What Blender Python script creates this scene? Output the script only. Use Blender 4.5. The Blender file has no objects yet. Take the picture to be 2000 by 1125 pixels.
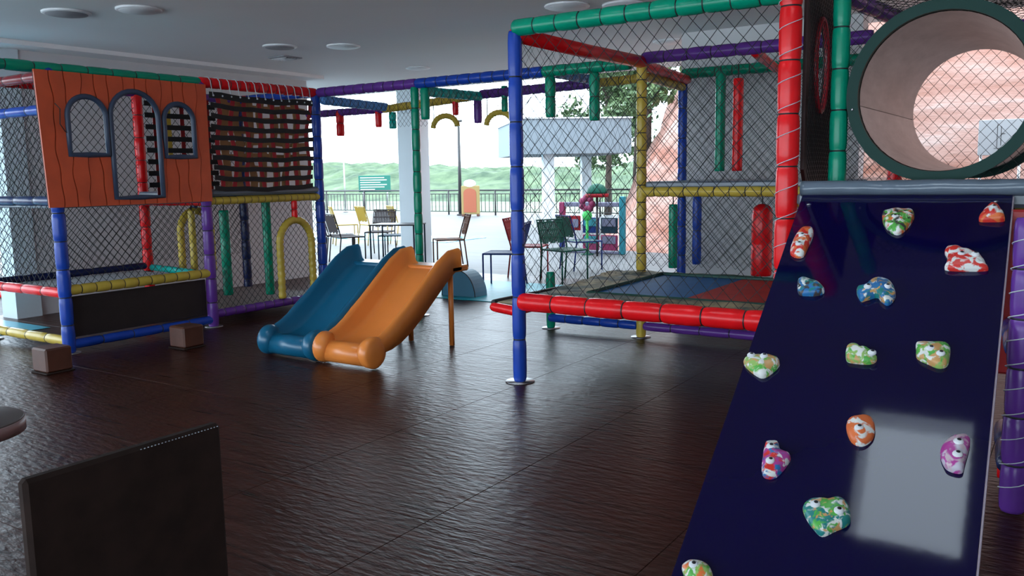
import bpy, math, random
from mathutils import Vector, Matrix, noise
random.seed(7)
SC = bpy.context.scene
COL = SC.collection
PI = math.pi

# ------------------------------------------------------------------ camera, sky, exposure
FPX = 1680.0
cam_d = bpy.data.cameras.new('camera'); cam = bpy.data.objects.new('camera', cam_d); COL.objects.link(cam)
cam_d.sensor_width = 36.0; cam_d.lens = FPX / 2000.0 * 36.0; cam_d.clip_end = 500; cam_d.clip_start = 0.05
YAW, PITCH, ROLL = math.radians(33.5), math.radians(-7.5), math.radians(-0.965)
fw = Vector((-math.sin(YAW) * math.cos(PITCH), math.cos(YAW) * math.cos(PITCH), math.sin(PITCH)))
rt = Vector((math.cos(YAW), math.sin(YAW), 0)); up = rt.cross(fw)
r2 = math.cos(ROLL) * rt + math.sin(ROLL) * up; u2 = -math.sin(ROLL) * rt + math.cos(ROLL) * up
M = Matrix((r2, u2, -fw)).transposed().to_4x4(); M.translation = Vector((0, 0, 1.4))
cam.matrix_world = M
SC.camera = cam

world = bpy.data.worlds.new('overcast_sky'); SC.world = world; world.use_nodes = True
bg = world.node_tree.nodes['Background']
bg.inputs['Color'].default_value = (0.74, 0.88, 1.0, 1); bg.inputs['Strength'].default_value = 6.8
vs = SC.view_settings
vs.view_transform = 'Standard'; vs.look = 'None'; vs.gamma = 1.0; vs.use_curve_mapping = False; vs.exposure = 0.0

# ------------------------------------------------------------------ materials
MATS = {}
def mat(name, col, rough=0.5, metal=0.0, var=0.0, vscale=8.0, bump=0.0, bscale=60.0, spec=0.5, coat=0.0, emit=None):
    if name in MATS: return MATS[name]
    m = bpy.data.materials.new(name); m.use_nodes = True; nt = m.node_tree; b = nt.nodes['Principled BSDF']
    b.inputs['Base Color'].default_value = (*col, 1); b.inputs['Roughness'].default_value = rough
    b.inputs['Metallic'].default_value = metal; b.inputs['Specular IOR Level'].default_value = spec
    b.inputs['Coat Weight'].default_value = coat
    tc = nt.nodes.new('ShaderNodeTexCoord')
    if var > 0:
        n = nt.nodes.new('ShaderNodeTexNoise'); n.inputs['Scale'].default_value = vscale; n.inputs['Detail'].default_value = 4
        nt.links.new(tc.outputs['Object'], n.inputs['Vector'])
        r = nt.nodes.new('ShaderNodeMapRange'); r.inputs[1].default_value = 0.3; r.inputs[2].default_value = 0.7
        r.inputs[3].default_value = 1 - var; r.inputs[4].default_value = 1 + var
        nt.links.new(n.outputs['Fac'], r.inputs[0])
        v = nt.nodes.new('ShaderNodeVectorMath'); v.operation = 'SCALE'; v.inputs[0].default_value = col
        nt.links.new(r.outputs[0], v.inputs['Scale']); nt.links.new(v.outputs[0], b.inputs['Base Color'])
    if bump > 0:
        n2 = nt.nodes.new('ShaderNodeTexNoise'); n2.inputs['Scale'].default_value = bscale; n2.inputs['Detail'].default_value = 3
        nt.links.new(tc.outputs['Object'], n2.inputs['Vector'])
        bp = nt.nodes.new('ShaderNodeBump'); bp.inputs['Strength'].default_value = bump; bp.inputs['Distance'].default_value = 0.01
        nt.links.new(n2.outputs['Fac'], bp.inputs['Height']); nt.links.new(bp.outputs['Normal'], b.inputs['Normal'])
    MATS[name] = m
    return m

def foam_mat(name, col):
    return mat(name, col, 0.27, var=0.10, vscale=7, bump=0.10, bscale=22, spec=0.32)
RED = foam_mat('red_vinyl_foam', (0.80, 0.008, 0.012)); GRN = foam_mat('green_vinyl_foam', (0.0, 0.27, 0.155))
PUR = foam_mat('purple_vinyl_foam', (0.125, 0.035, 0.27)); BLU = foam_mat('blue_vinyl_foam', (0.010, 0.055, 0.38))
YEL = foam_mat('yellow_vinyl_foam', (0.56, 0.40, 0.06)); DRED = foam_mat('dark_red_vinyl_foam', (0.22, 0.01, 0.015))
NAVY = foam_mat('navy_vinyl_foam', (0.012, 0.02, 0.09)); LBLU = foam_mat('light_blue_vinyl_foam', (0.10, 0.28, 0.62))
CYAN = foam_mat('turquoise_vinyl_foam', (0.0, 0.42, 0.36))
TIE = mat('black_cable_tie', (0.012, 0.014, 0.016), 0.5)
NET = mat('black_net_cord', (0.010, 0.012, 0.014), 0.8)
LACE = mat('white_lacing_cord', (0.55, 0.58, 0.62), 0.7)
WALLM = mat('pale_grey_painted_wall', (0.60, 0.60, 0.61), 0.75, var=0.05, vscale=1.2)
CEILM = mat('white_painted_ceiling', (0.86, 0.86, 0.86), 0.8, var=0.025, vscale=0.6)
COLM = mat('pale_blue_grey_column_paint', (0.60, 0.68, 0.72), 0.6, var=0.04, vscale=2)
STEEL = mat('galvanised_steel', (0.45, 0.45, 0.46), 0.35, 1.0)
BLACKM = mat('black_painted_steel', (0.02, 0.02, 0.022), 0.45)
ORANGE = mat('orange_playhouse_plastic', (0.62, 0.088, 0.028), 0.45, var=0.12, vscale=5, bump=0.1, bscale=18)
SLBLUE = mat('blue_slide_plastic', (0.006, 0.11, 0.21), 0.28, var=0.06, vscale=3)
SLORG = mat('orange_slide_plastic', (0.80, 0.24, 0.045), 0.30, var=0.06, vscale=3)
GREYMAT = mat('grey_vinyl_mat', (0.14, 0.17, 0.21), 0.28, bump=0.35, bscale=9)
NAVYP = mat('navy_painted_board', (0.0028, 0.0014, 0.034), 0.06, var=0.1, vscale=2, spec=.36, bump=.03, bscale=5)
WHITEP = mat('white_plastic', (0.75, 0.76, 0.78), 0.4)
BLACKP = mat('black_plastic', (0.01, 0.01, 0.012), 0.3)
BROWNW = mat('brown_leg_wood', (0.085, 0.026, 0.014), 0.45, var=0.2, vscale=9)
DARKW = mat('dark_brown_silhouette', (0.024, 0.0125, 0.0095), 0.8, var=0.25, vscale=14, spec=.2)

def floor_material(name, dark, light, rough):
    m = bpy.data.materials.new(name); m.use_nodes = True; nt = m.node_tree; b = nt.nodes['Principled BSDF']
    b.inputs['Specular IOR Level'].default_value = 0.13
    g = nt.nodes.new('ShaderNodeNewGeometry')
    mp = nt.nodes.new('ShaderNodeMapping'); mp.inputs['Scale'].default_value = (0.7, 18.0, 1.0)
    nt.links.new(g.outputs['Position'], mp.inputs['Vector'])
    n = nt.nodes.new('ShaderNodeTexNoise'); n.inputs['Scale'].default_value = 2.2; n.inputs['Detail'].default_value = 7; n.inputs['Roughness'].default_value = 0.62
    nt.links.new(mp.outputs[0], n.inputs['Vector'])
    cr = nt.nodes.new('ShaderNodeValToRGB'); e = cr.color_ramp.elements
    e[0].position = 0.32; e[0].color = (*dark, 1); e[1].position = 0.72; e[1].color = (*light, 1)
    nt.links.new(n.outputs['Fac'], cr.inputs[0]); nt.links.new(cr.outputs[0], b.inputs['Base Color'])
    mp2 = nt.nodes.new('ShaderNodeMapping'); mp2.inputs['Scale'].default_value = (5.0, 14.0, 1.0)
    nt.links.new(g.outputs['Position'], mp2.inputs['Vector'])
    n2 = nt.nodes.new('ShaderNodeTexNoise'); n2.inputs['Scale'].default_value = 2.5; n2.inputs['Detail'].default_value = 5
    nt.links.new(mp2.outputs[0], n2.inputs['Vector'])
    bp = nt.nodes.new('ShaderNodeBump'); bp.inputs['Strength'].default_value = 0.5; bp.inputs['Distance'].default_value = 0.013
    nt.links.new(n2.outputs['Fac'], bp.inputs['Height']); nt.links.new(bp.outputs['Normal'], b.inputs['Normal'])
    r = nt.nodes.new('ShaderNodeMapRange'); r.inputs[1].default_value = 0.3; r.inputs[2].default_value = 0.7
    r.inputs[3].default_value = rough - 0.06; r.inputs[4].default_value = rough + 0.08
    nt.links.new(n.outputs['Fac'], r.inputs[0]); nt.links.new(r.outputs[0], b.inputs['Roughness'])
    return m
TILEM = floor_material('wood_look_tile', (0.012, 0.0034, 0.0024), (0.072, 0.0205, 0.0125), 0.31)
GROUT = mat('dark_grout', (0.03, 0.024, 0.022), 0.8)

def splat_material(name, base, cols, seed):
    """glossy cast resin with marbled paint splashes"""
    m = bpy.data.materials.new(name); m.use_nodes = True; nt = m.node_tree; b = nt.nodes['Principled BSDF']
    b.inputs['Roughness'].default_value = 0.4
    tc = nt.nodes.new('ShaderNodeTexCoord'); prev = None
    for i, c in enumerate(cols):
        mp = nt.nodes.new('ShaderNodeMapping'); mp.inputs['Location'].default_value = (seed * 3.1 + i * 7.7, seed * 1.7 - i * 4.3, i * 2.2)
        nt.links.new(tc.outputs['Object'], mp.inputs['Vector'])
        n = nt.nodes.new('ShaderNodeTexNoise'); n.inputs['Scale'].default_value = 17 + 5 * i; n.inputs['Detail'].default_value = 3; n.inputs['Distortion'].default_value = 0.8
        nt.links.new(mp.outputs[0], n.inputs['Vector'])
        r = nt.nodes.new('ShaderNodeMapRange'); r.inputs[1].default_value = 0.47 + 0.03 * i; r.inputs[2].default_value = 0.53 + 0.03 * i
        nt.links.new(n.outputs['Fac'], r.inputs[0])
        mx = nt.nodes.new('ShaderNodeMix'); mx.data_type = 'RGBA'
        nt.links.new(r.outputs[0], mx.inputs[0])
        if prev is None: mx.inputs[6].default_value = (*base, 1)
        else: nt.links.new(prev, mx.inputs[6])
        mx.inputs[7].default_value = (*c, 1); prev = mx.outputs[2]
    nt.links.new(prev, b.inputs['Base Color'])
    return m

def noise_mix_material(name, a, bcol, scale, rough=0.9, lo=0.4, hi=0.6, third=None, bump=0.0, stretch=(1, 1, 1)):
    m = bpy.data.materials.new(name); m.use_nodes = True; nt = m.node_tree; b = nt.nodes['Principled BSDF']
    b.inputs['Roughness'].default_value = rough
    g = nt.nodes.new('ShaderNodeNewGeometry'); mp = nt.nodes.new('ShaderNodeMapping'); mp.inputs['Scale'].default_value = stretch
    nt.links.new(g.outputs['Position'], mp.inputs['Vector'])
    n = nt.nodes.new('ShaderNodeTexNoise'); n.inputs['Scale'].default_value = scale; n.inputs['Detail'].default_value = 8; n.inputs['Roughness'].default_value = 0.65
    nt.links.new(mp.outputs[0], n.inputs['Vector'])
    cr = nt.nodes.new('ShaderNodeValToRGB'); e = cr.color_ramp.elements
    e[0].position = lo; e[0].color = (*a, 1); e[1].position = hi; e[1].color = (*bcol, 1)
    if third:
        x = cr.color_ramp.elements.new(min(0.98, hi + 0.12)); x.color = (*third, 1)
    nt.links.new(n.outputs['Fac'], cr.inputs[0]); nt.links.new(cr.outputs[0], b.inputs['Base Color'])
    if bump:
        bp = nt.nodes.new('ShaderNodeBump'); bp.inputs['Strength'].default_value = bump; bp.inputs['Distance'].default_value = 0.1
        nt.links.new(n.outputs['Fac'], bp.inputs['Height']); nt.links.new(bp.outputs['Normal'], b.inputs['Normal'])
    return m

# ------------------------------------------------------------------ mesh helpers
class MB:
    def __init__(s): s.v = []; s.f = []; s.m = []; s.sm = []
    def add(s, vs_, fs, mi=0, smooth=False):
        o = len(s.v); s.v += [tuple(p) for p in vs_]
        for f in fs: s.f.append(tuple(i + o for i in f)); s.m.append(mi); s.sm.append(smooth)
    def box(s, x0, x1, y0, y1, z0, z1, mi=0):
        P = [(x, y, z) for z in (z0, z1) for y in (y0, y1) for x in (x0, x1)]
        s.add(P, [(0, 2, 3, 1), (4, 5, 7, 6), (0, 1, 5, 4), (2, 6, 7, 3), (0, 4, 6, 2), (1, 3, 7, 5)], mi)
    def obox(s, c, ax, ay, az, hx, hy, hz, mi=0):
        c = Vector(c); ax, ay, az = Vector(ax), Vector(ay), Vector(az)
        P = [c + ax * (hx * i) + ay * (hy * j) + az * (hz * k) for k in (-1, 1) for j in (-1, 1) for i in (-1, 1)]
        s.add(P, [(0, 2, 3, 1), (4, 5, 7, 6), (0, 1, 5, 4), (2, 6, 7, 3), (0, 4, 6, 2), (1, 3, 7, 5)], mi)
    def bbox(s, x0, x1, y0, y1, z0, z1, b=0.01, mi=0):
        """box with chamfered edges"""
        cx, cy, cz = (x0 + x1) / 2, (y0 + y1) / 2, (z0 + z1) / 2; hx, hy, hz = (x1 - x0) / 2, (y1 - y0) / 2, (z1 - z0) / 2
        b = min(b, hx * .9, hy * .9, hz * .9)
        idx = {}; P = []
        for i in (-1, 1):
            for j in (-1, 1):
                for k in (-1, 1):
                    for a in range(3):
                        q = [i * hx, j * hy, k * hz]
                        for t in range(3):
                            if t != a: q[t] -= (i, j, k)[t] * b
                        idx[(i, j, k, a)] = len(P); P.append((cx + q[0], cy + q[1], cz + q[2]))
        F = []
        for a in range(3):
            o1, o2 = (a + 1) % 3, (a + 2) % 3
            for sgn in (-1, 1):
                q = []
                for (p1, p2) in ((-1, -1), (1, -1), (1, 1), (-1, 1)):
                    key = [0, 0, 0]; key[a] = sgn; key[o1] = p1; key[o2] = p2; q.append(idx[(*key, a)])
                F.append(tuple(q if sgn > 0 else q[::-1]))
            for s1 in (-1, 1):
                for s2 in (-1, 1):
                    q = []
                    for (t, ax_) in ((-1, o1), (1, o1), (1, o2), (-1, o2)):
                        key = [0, 0, 0]; key[a] = t; key[o1] = s1; key[o2] = s2; q.append(idx[(*key, ax_)])
                    F.append(tuple(q if s1 * s2 > 0 else q[::-1]))
        for i in (-1, 1):
            for j in (-1, 1):
                for k in (-1, 1):
                    q = (idx[(i, j, k, 0)], idx[(i, j, k, 1)], idx[(i, j, k, 2)]); F.append(q if i * j * k > 0 else q[::-1])
        s.add(P, F, mi)
    def rings(s, pts, rads, n=12, mi=0, caps=True, smooth=True, closed=False, ref=None):
        pts = [Vector(p) for p in pts]; N = len(pts); V = []; prev = None
        for i, p in enumerate(pts):
            a = pts[(i - 1) % N] if (closed or i > 0) else p; b_ = pts[(i + 1) % N] if (closed or i < N - 1) else p
            t = (b_ - a).normalized()
            if prev is None:
                h = Vector(ref) if ref else (Vector((0, 0, 1)) if abs(t.z) < .9 else Vector((1, 0, 0)))
                x = (h - t * h.dot(t)).normalized()
            else: x = (prev - t * prev.dot(t)).normalized()
            prev = x; y = t.cross(x)
            r = rads[i] if hasattr(rads, '__len__') else rads
            for k in range(n):
                an = 2 * PI * k / n; V.append(p + (x * math.cos(an) + y * math.sin(an)) * r)
        F = []
        for i in range(N if closed else N - 1):
            j = (i + 1) % N
            for k in range(n):
                F.append((i * n + k, i * n + (k + 1) % n, j * n + (k + 1) % n, j * n + k))
        if caps and not closed: F.append(tuple(range(n))[::-1]); F.append(tuple((N - 1) * n + k for k in range(n)))
        s.add(V, F, mi, smooth)
    def ellipsoid(s, c, rx, ry, rz, n=12, m=8, mi=0, rot=None):
        V = []; F = []
        for i in range(m + 1):
            th = PI * i / m
            for k in range(n):
                an = 2 * PI * k / n; p = Vector((rx * math.sin(th) * math.cos(an), ry * math.sin(th) * math.sin(an), rz * math.cos(th)))
                if rot: p = rot @ p
                V.append(Vector(c) + p)
        for i in range(m):
            for k in range(n): F.append((i * n + k, (i + 1) * n + k, (i + 1) * n + (k + 1) % n, i * n + (k + 1) % n))
        s.add(V, F, mi, True)
    def build(s, name, mats, parent=None):
        me = bpy.data.meshes.new(name); me.from_pydata(s.v, [], s.f)
        for m_ in (mats if isinstance(mats, (list, tuple)) else [mats]): me.materials.append(m_)
        me.polygons.foreach_set('material_index', s.m); me.polygons.foreach_set('use_smooth', s.sm)
        me.update()
        o = bpy.data.objects.new(name, me); COL.objects.link(o)
        if parent: o.parent = parent; o.matrix_parent_inverse = parent.matrix_world.inverted()
        return o

def tag(o, label=None, cat=None, group=None, kind=None):
    if label: o['label'] = label
    if cat: o['category'] = cat
    if group: o['group'] = group
    if kind: o['kind'] = kind
    return o
def thing(name, loc, label, cat, group=None, rz=0.0):
    o = bpy.data.objects.new(name, None); COL.objects.link(o); o.location = loc; o.rotation_euler = (0, 0, rz)
    o.empty_display_size = 0.1
    o.matrix_world = Matrix.Translation(loc) @ Matrix.Rotation(rz, 4, 'Z')
    return tag(o, label, cat, group)
def lpart(mb, name, mats, parent):
    """part whose coordinates are local to its parent"""
    o = mb.build(name, mats); o.parent = parent; return o
def dup(root, loc, rz, label, group=None):
    r = root.copy(); COL.objects.link(r); r.location = loc; r.rotation_euler = (0, 0, rz); r['label'] = label
    if group: r['group'] = group
    for ch in list(root.children):
        c = ch.copy(); COL.objects.link(c); c.parent = r
        for gch in list(ch.children):
            d = gch.copy(); COL.objects.link(d); d.parent = c
    return r

def foam_mb(mb, p0, p1, r=0.045, seg=0.2, n=12, dome=False):
    """vinyl foam sleeve on a steel tube, cinched by cable ties"""
    p0, p1 = Vector(p0), Vector(p1); d = p1 - p0; L = d.length; k = max(1, round(L / seg))
    pts = []; rad = []
    for i in range(k):
        for t, q in ((0.0, .84), (.07, .955), (.25, 1.0), (.75, 1.0), (.93, .955)):
            pts.append(p0 + d * ((i + t) / k)); rad.append(r * q * (1 + .02 * math.sin(i * 2.7 + p0.x * 5)))
    pts.append(p1); rad.append(r * .84)
    mb.rings(pts, rad, n, 0)
    for i in range(1, k):
        c = p0 + d * (i / k); e = d.normalized() * .004
        mb.rings([c - e, c + e], [r * .895] * 2, n, 1, smooth=True)
def foam(name, p0, p1, m, parent, r=0.045, seg=0.2, n=12):
    mb = MB(); foam_mb(mb, p0, p1, r, seg, n); return mb.build(name, [m, TIE], parent)
def foot(p, parent, r=0.085):
    mb = MB(); mb.rings([(p[0], p[1], 0.0005), (p[0], p[1], 0.006)], r, 20); return mb.build('foot_plate', STEEL, parent)
def lacing(p0, p1, r, turns, parent):
    p0, p1 = Vector(p0), Vector(p1); pts = []; N = int(turns * 14)
    for i in range(N + 1):
        t = i / N; a = 2 * PI * turns * t + .25 * math.sin(9 * t)
        pts.append(p0.lerp(p1, t) + Vector((math.cos(a) * r, math.sin(a) * r, 0)))
    mb = MB(); mb.rings(pts, 0.0024, 4); return mb.build('lacing_cord', LACE, parent)

def net(parent, o, u, v, W, Hh, cell=0.075, rad=0.0021, amp=0.01, ph=0.0, name='netting', mt=None, hole=None):
    """diamond-mesh net: two families of slack cords across a W x H rectangle"""
    o, u, v = Vector(o), Vector(u).normalized(), Vector(v).normalized(); nn = u.cross(v); mb = MB()
    asp = 1.12
    def wpt(a, b):
        s_ = amp * (math.sin(3.1 * a + 1.7 * b + ph) + .6 * math.sin(7.3 * b - 4.1 * a + 2 * ph))
        return o + u * (a + .5 * amp * math.sin(8 * b + ph + 3 * a)) + v * (b + .5 * amp * math.sin(9 * a - ph + 2 * b)) + nn * s_
    for fam in (1, -1):
        c0, c1 = (-Hh / asp, W) if fam == 1 else (0, W + Hh / asp)
        c = math.floor(c0 / cell) * cell + cell * .5
        while c < c1:
            lo, hi = 0.0, Hh
            xa = c; xb = c + fam * Hh / asp
            ts = [0.0, 1.0]
            for lim in (0.0, W):
                if abs(xb - xa) > 1e-9:
                    t = (lim - xa) / (xb - xa)
                    if 0 < t < 1: ts.append(t)
            ts.sort()
            for i in range(len(ts) - 1):
                tm = (ts[i] + ts[i + 1]) / 2; xm = xa + (xb - xa) * tm
                if 0 <= xm <= W and ts[i + 1] - ts[i] > .01:
                    L = (ts[i + 1] - ts[i]) * math.hypot(xb - xa, Hh); k = max(1, int(L / .16))
                    AB = [(xa + (xb - xa) * (ts[i] + (ts[i + 1] - ts[i]) * q / k), Hh * (ts[i] + (ts[i + 1] - ts[i]) * q / k)) for q in range(k + 1)]
                    P = [wpt(xa + (xb - xa) * (ts[i] + (ts[i + 1] - ts[i]) * q / k), Hh * (ts[i] + (ts[i + 1] - ts[i]) * q / k)) for q in range(k + 1)]
                    if hole is None: mb.rings(P, rad, 3, 0, caps=False, smooth=False)
                    else:
                        a0, b0 = AB[0]; a1, b1 = AB[-1]; run = []
                        for q in range(61):
                            a_, b_ = a0 + (a1 - a0) * q / 60, b0 + (b1 - b0) * q / 60
                            if math.hypot(a_ - hole[0], b_ - hole[1]) > hole[2]: run.append(wpt(a_, b_))
                            else:
                                if len(run) > 1: mb.rings(run[::3] + ([run[-1]] if (len(run) - 1) % 3 else []), rad, 3, 0, caps=False, smooth=False)
                                run = []
                        if len(run) > 1: mb.rings(run[::3] + ([run[-1]] if (len(run) - 1) % 3 else []), rad, 3, 0, caps=False, smooth=False)
            c += cell
    ob = mb.build(name, mt or NET, parent); ob['kind'] = 'stuff'; return ob

# ------------------------------------------------------------------ the setting
CZ = 2.80
mb = MB(); mb.box(-9.6, 3.4, -7.0, 10.0, -0.12, -0.006)
floor = mb.build('floor', GROUT); tag(floor, 'dark brown wood-look tile floor of the indoor play area', 'floor', kind='structure')
tile_mesh = None; TS = 0.93
for ix in range(14):
    for iy in range(15):
        x = -9.6 + ix * TS; y = -3.9 + iy * TS
        if tile_mesh is None:
            mb = MB(); mb.bbox(-TS / 2 + .0014, TS / 2 - .0014, -TS / 2 + .0014, TS / 2 - .0014, -0.006, 0.0, 0.001)
            t = mb.build('tile', TILEM); tile_mesh = t.data
        else:
            t = bpy.data.objects.new('tile', tile_mesh); COL.objects.link(t)
        t.location = (x + TS / 2, y + TS / 2, 0); t.parent = floor
DECKM = noise_mix_material('pale_terrace_boards', (0.055, 0.058, 0.062), (0.135, 0.14, 0.145), 1.5, 0.6, 0.3, 0.7, stretch=(0.4, 9, 1))
mb = MB(); mb.box(-45, -9.6, -7, 10, -0.12, -0.004); mb.box(-45, 25, 10, 26.5, -0.12, -0.004)
tag(mb.build('ground_terrace', DECKM), 'pale board terrace outside with the cafe chairs', 'terrace', kind='structure')
LANDM = noise_mix_material('meadow_land', (0.10, 0.14, 0.075), (0.21, 0.22, 0.18), 0.06, 0.9)
mb = MB(); mb.box(-300, 260, 26.5, 320, -1.2, -0.9); mb.box(-300, -45, -40, 26.5, -1.2, -0.9)
tag(mb.build('ground_meadow', LANDM), 'flat pale green land beyond the terrace railing', 'ground', kind='structure')
ADDED_ROOFLIGHTS = [(-1.08, -0.46), (-2.92, -2.30), (-4.76, -4.14)]          # added unseen roof openings, to light play frames and reflect in the climbing board
mb = MB(); mb.box(-12.5, 4.0, -7.0, 3.3, CZ, CZ + 0.25); mb.box(-12.5, 4.0, 4.1, 9.1, CZ, CZ + 0.25); mb.box(-12.5, -3.4, 9.1, 11.1, CZ, CZ + 0.25)
xs = [-12.5] + [v for p in sorted(ADDED_ROOFLIGHTS) for v in p] + [4.0]
for a, b in zip(xs[0::2], xs[1::2]): mb.box(a, b, 3.3, 4.1, CZ, CZ + 0.25)
tag(mb.build('ceiling', CEILM), 'smooth white ceiling slab over the play area', 'ceiling', kind='structure')
for i, (a, b) in enumerate(ADDED_ROOFLIGHTS):
    mb = MB(); mb.box(a - .05, a, 3.25, 4.15, CZ + .25, CZ + .35); mb.box(b, b + .05, 3.25, 4.15, CZ + .25, CZ + .35); mb.box(a, b, 3.25, 3.3, CZ + .25, CZ + .35); mb.box(a, b, 4.1, 4.15, CZ + .25, CZ + .35)
    tag(mb.build('window_%d' % (i + 1), CEILM), 'added unseen white-framed roof light %s' % ('over the climbing board', 'over the front of the trampoline cage', 'over the slides')[i], 'roof light', kind='structure')
mb = MB(); mb.box(-9.45, -9.2, 4.75, 8.75, -0.006, CZ)
tag(mb.build('wall_left', WALLM), 'pale grey wall behind the playhouse tower netting', 'wall', kind='structure')
mb = MB(); mb.box(-9.42, -9.18, 4.55, 4.78, -0.006, CZ); mb.box(-9.44, -9.15, 4.52, 4.78, -0.006, 0.32)
tag(mb.build('wall_left_column', COLM), 'pale blue-grey column at the near end of the grey wall', 'column', kind='structure')
mb = MB(); mb.box(-3.5, -1.75, 8.5, 8.72, -0.006, CZ)
tag(mb.build('wall_back', WALLM), 'pale grey wall behind the trampoline cage', 'wall', kind='structure')
mb = MB(); mb.box(3.2, 3.4, -7.0, 9.6, -0.006, CZ)
tag(mb.build('wall_right', WALLM), 'plain grey side wall of the play area', 'wall', kind='structure')
mb = MB(); mb.bbox(-9.16, -8.8, 10.6, 10.96, -0.004, CZ, 0.012)
tag(mb.build('column_terrace', COLM), 'pale square column standing on the terrace beside the thin dark table', 'column', kind='structure')
mb = MB(); mb.box(-9.2, -8.85, 4.2, 8.75, CZ - 0.045, CZ)
tag(mb.build('trim_1', CEILM), 'stepped white cornice along the top of the grey wall', 'cornice', kind='structure')

# ceiling fittings
DISCM = mat('white_ceiling_disc', (0.72, 0.74, 0.76), 0.5); DISCG = mat('grey_ceiling_disc', (0.30, 0.30, 0.32), 0.6)
def disc(x, y, r, m, label):
    t = thing('ceiling_light', (x, y, CZ), label, 'ceiling light', 'round ceiling fittings')
    mb = MB(); mb.rings([(0, 0, 0), (0, 0, -.012), (0, 0, -.018)], [r, r, r - .012], 32); lpart(mb, 'rim', WHITEP, t)
    mb = MB(); mb.rings([(0, 0, -.012), (0, 0, -.022)], [r - .02, r - .03], 32); lpart(mb, 'diffuser', m, t)
disc(-7.13, 4.14, .19, DISCG, 'round grey ceiling fitting above the orange playhouse, nearest the corner')
disc(-6.55, 4.42, .18, DISCM, 'round white ceiling fitting beside the grey one above the playhouse')
disc(-7.23, 6.52, .18, DISCG, 'round grey ceiling fitting above the black cargo net, next to the square vent')
disc(-6.70, 6.93, .18, DISCM, 'round white ceiling fitting above the cargo net end of the tower')
disc(-7.3, 8.9, .16, DISCM, 'small-looking far round white ceiling fitting over the purple beam')
disc(-3.70, 6.5, .19, DISCM, 'round white ceiling fitting above the green top beam of the cage')
disc(-3.30, 6.75, .18, DISCM, 'second round white ceiling fitting above the green top beam')
disc(-3.8, 8.9, .18, DISCM, 'round white ceiling fitting seen through the cage netting')
t = thing('ceiling_vent', (-7.85, 7.15, CZ), 'square grey ceiling vent set diagonally beside the round fittings', 'vent', rz=0)
mb = MB(); mb.bbox(-.14, .14, -.14, .14, -.014, 0, .004); lpart(mb, 'vent_frame', DISCG, t)
for i in range(5):
    mb = MB(); mb.obox((0, -.09 + i * .045, -.018), (1, 0, 0), (0, .8, .6), (0, -.6, .8), .12, .016, .002); lpart(mb, 'slat', WHITEP, t)

# ------------------------------------------------------------------ playhouse tower (left wing)
TX0, TX1 = -6.9, -8.15; Y0, Y1, Y2 = 3.80, 5.22, 6.68; TOP = 2.30
tw = thing('playhouse_tower', (-7.5, 4.5, 0), 'padded soft-play tower with orange playhouse front and lower trampoline', 'play tower')
for (x, y, m, z1) in ((TX0, Y0, BLU, TOP), (TX0, Y1, PUR, TOP), (TX0, Y2, BLU, TOP), (TX1, Y0, NAVY, TOP), (TX1, 5.4, RED, TOP), (TX1, Y2, NAVY, TOP)):
    foam('post', (x, y, 0.006), (x, y, z1), m, tw, 0.052, .24); foot((x, y, 0), tw)
foam('beam', (TX0, 2.6, TOP), (TX0, Y1, TOP), GRN, tw, .045, .22)
foam('beam', (TX0, Y1, TOP), (TX0, Y2, TOP), RED, tw, .05, .11)
foam('beam', (TX1, Y0, TOP), (TX1, Y1, TOP), RED, tw); foam('beam', (TX1, Y1, TOP), (TX1, Y2, TOP), PUR, tw)
for z, m in ((2.24, DRED), (1.98, BLU), (1.25, NAVY), (0.50, RED), (0.10, YEL)):
    foam('beam', (TX0, Y0, z), (TX1, Y0, z), m, tw, .043, .3)
foam('beam', (TX0, Y1, 1.2), (TX0, Y2, 1.2), YEL, tw, .038, .085)
foam('beam', (TX0, Y0, .52), (TX0, Y1, .52), YEL, tw, .043, .13)
foam('beam', (TX0, Y0, .07), (TX0, Y1, .07), BLU, tw, .04, .3)
foam('beam', (TX0, Y1, .12), (TX0, Y2, .12), PUR, tw, .042, .12)
foam('beam', (TX1, Y0, .52), (TX1, Y1 + .2, .52), NAVY, tw, .035, .3)
foam('beam', (TX0, Y1, .5), (TX1, Y1 + .2, .5), CYAN, tw, .035, .3)
foam('beam', (TX1, Y1, 1.2), (TX1, Y2, 1.2), NAVY, tw); foam('beam', (TX0, Y2, 1.2), (TX1, Y2, 1.2), YEL, tw)
foam('beam', (TX0, Y2, TOP), (TX1, Y2, TOP), BLU, tw); foam('beam', (TX0, Y1, 1.2), (TX1, Y1, 1.2), RED, tw)
TRM = mat('speckled_trampoline_fabric', (0.42, 0.42, 0.44), 0.8, var=.25, vscale=25)
mb = MB(); mb.bbox(TX1 + .05, TX0 - .05, Y0 + .05, Y1 - .02, .475, .49, .004); mb.build('trampoline_bed', TRM, tw)
mb = MB(); mb.bbox(TX1, TX0, Y0, Y1 + .1, 1.19, 1.24, .01); mb.build('platform', GREYMAT, tw)
mb = MB(); mb.bbox(TX1, TX0 - .02, Y1 + .12, Y2, 1.24, 1.29, .015); mb.bbox(TX0 - .05, TX0 + .03, Y1 + .05, Y2 - .02, 1.245, 1.31, .02); mb.build('platform_mat', GREYMAT, tw)
PANELDK = mat('dark_brown_shade_sheet', (0.026, 0.019, 0.018), .55, var=.15, spec=.25)  # dark sheet standing in for the shade below the trampoline bed
mb = MB(); mb.bbox(TX0 - .05, TX0 - .03, Y0 + .05, Y1 - .04, .12, .46, .005); mb.build('under_bed_shade', PANELDK, tw)
PALEMAT = mat('pale_brown_floor_mat', (0.16, 0.11, 0.10), .6, var=.2)
mb = MB(); mb.bbox(TX1, TX0 - .05, Y1 + .05, Y2, .10, .15, .01); mb.build('floor_mat', PALEMAT, tw)
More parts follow.
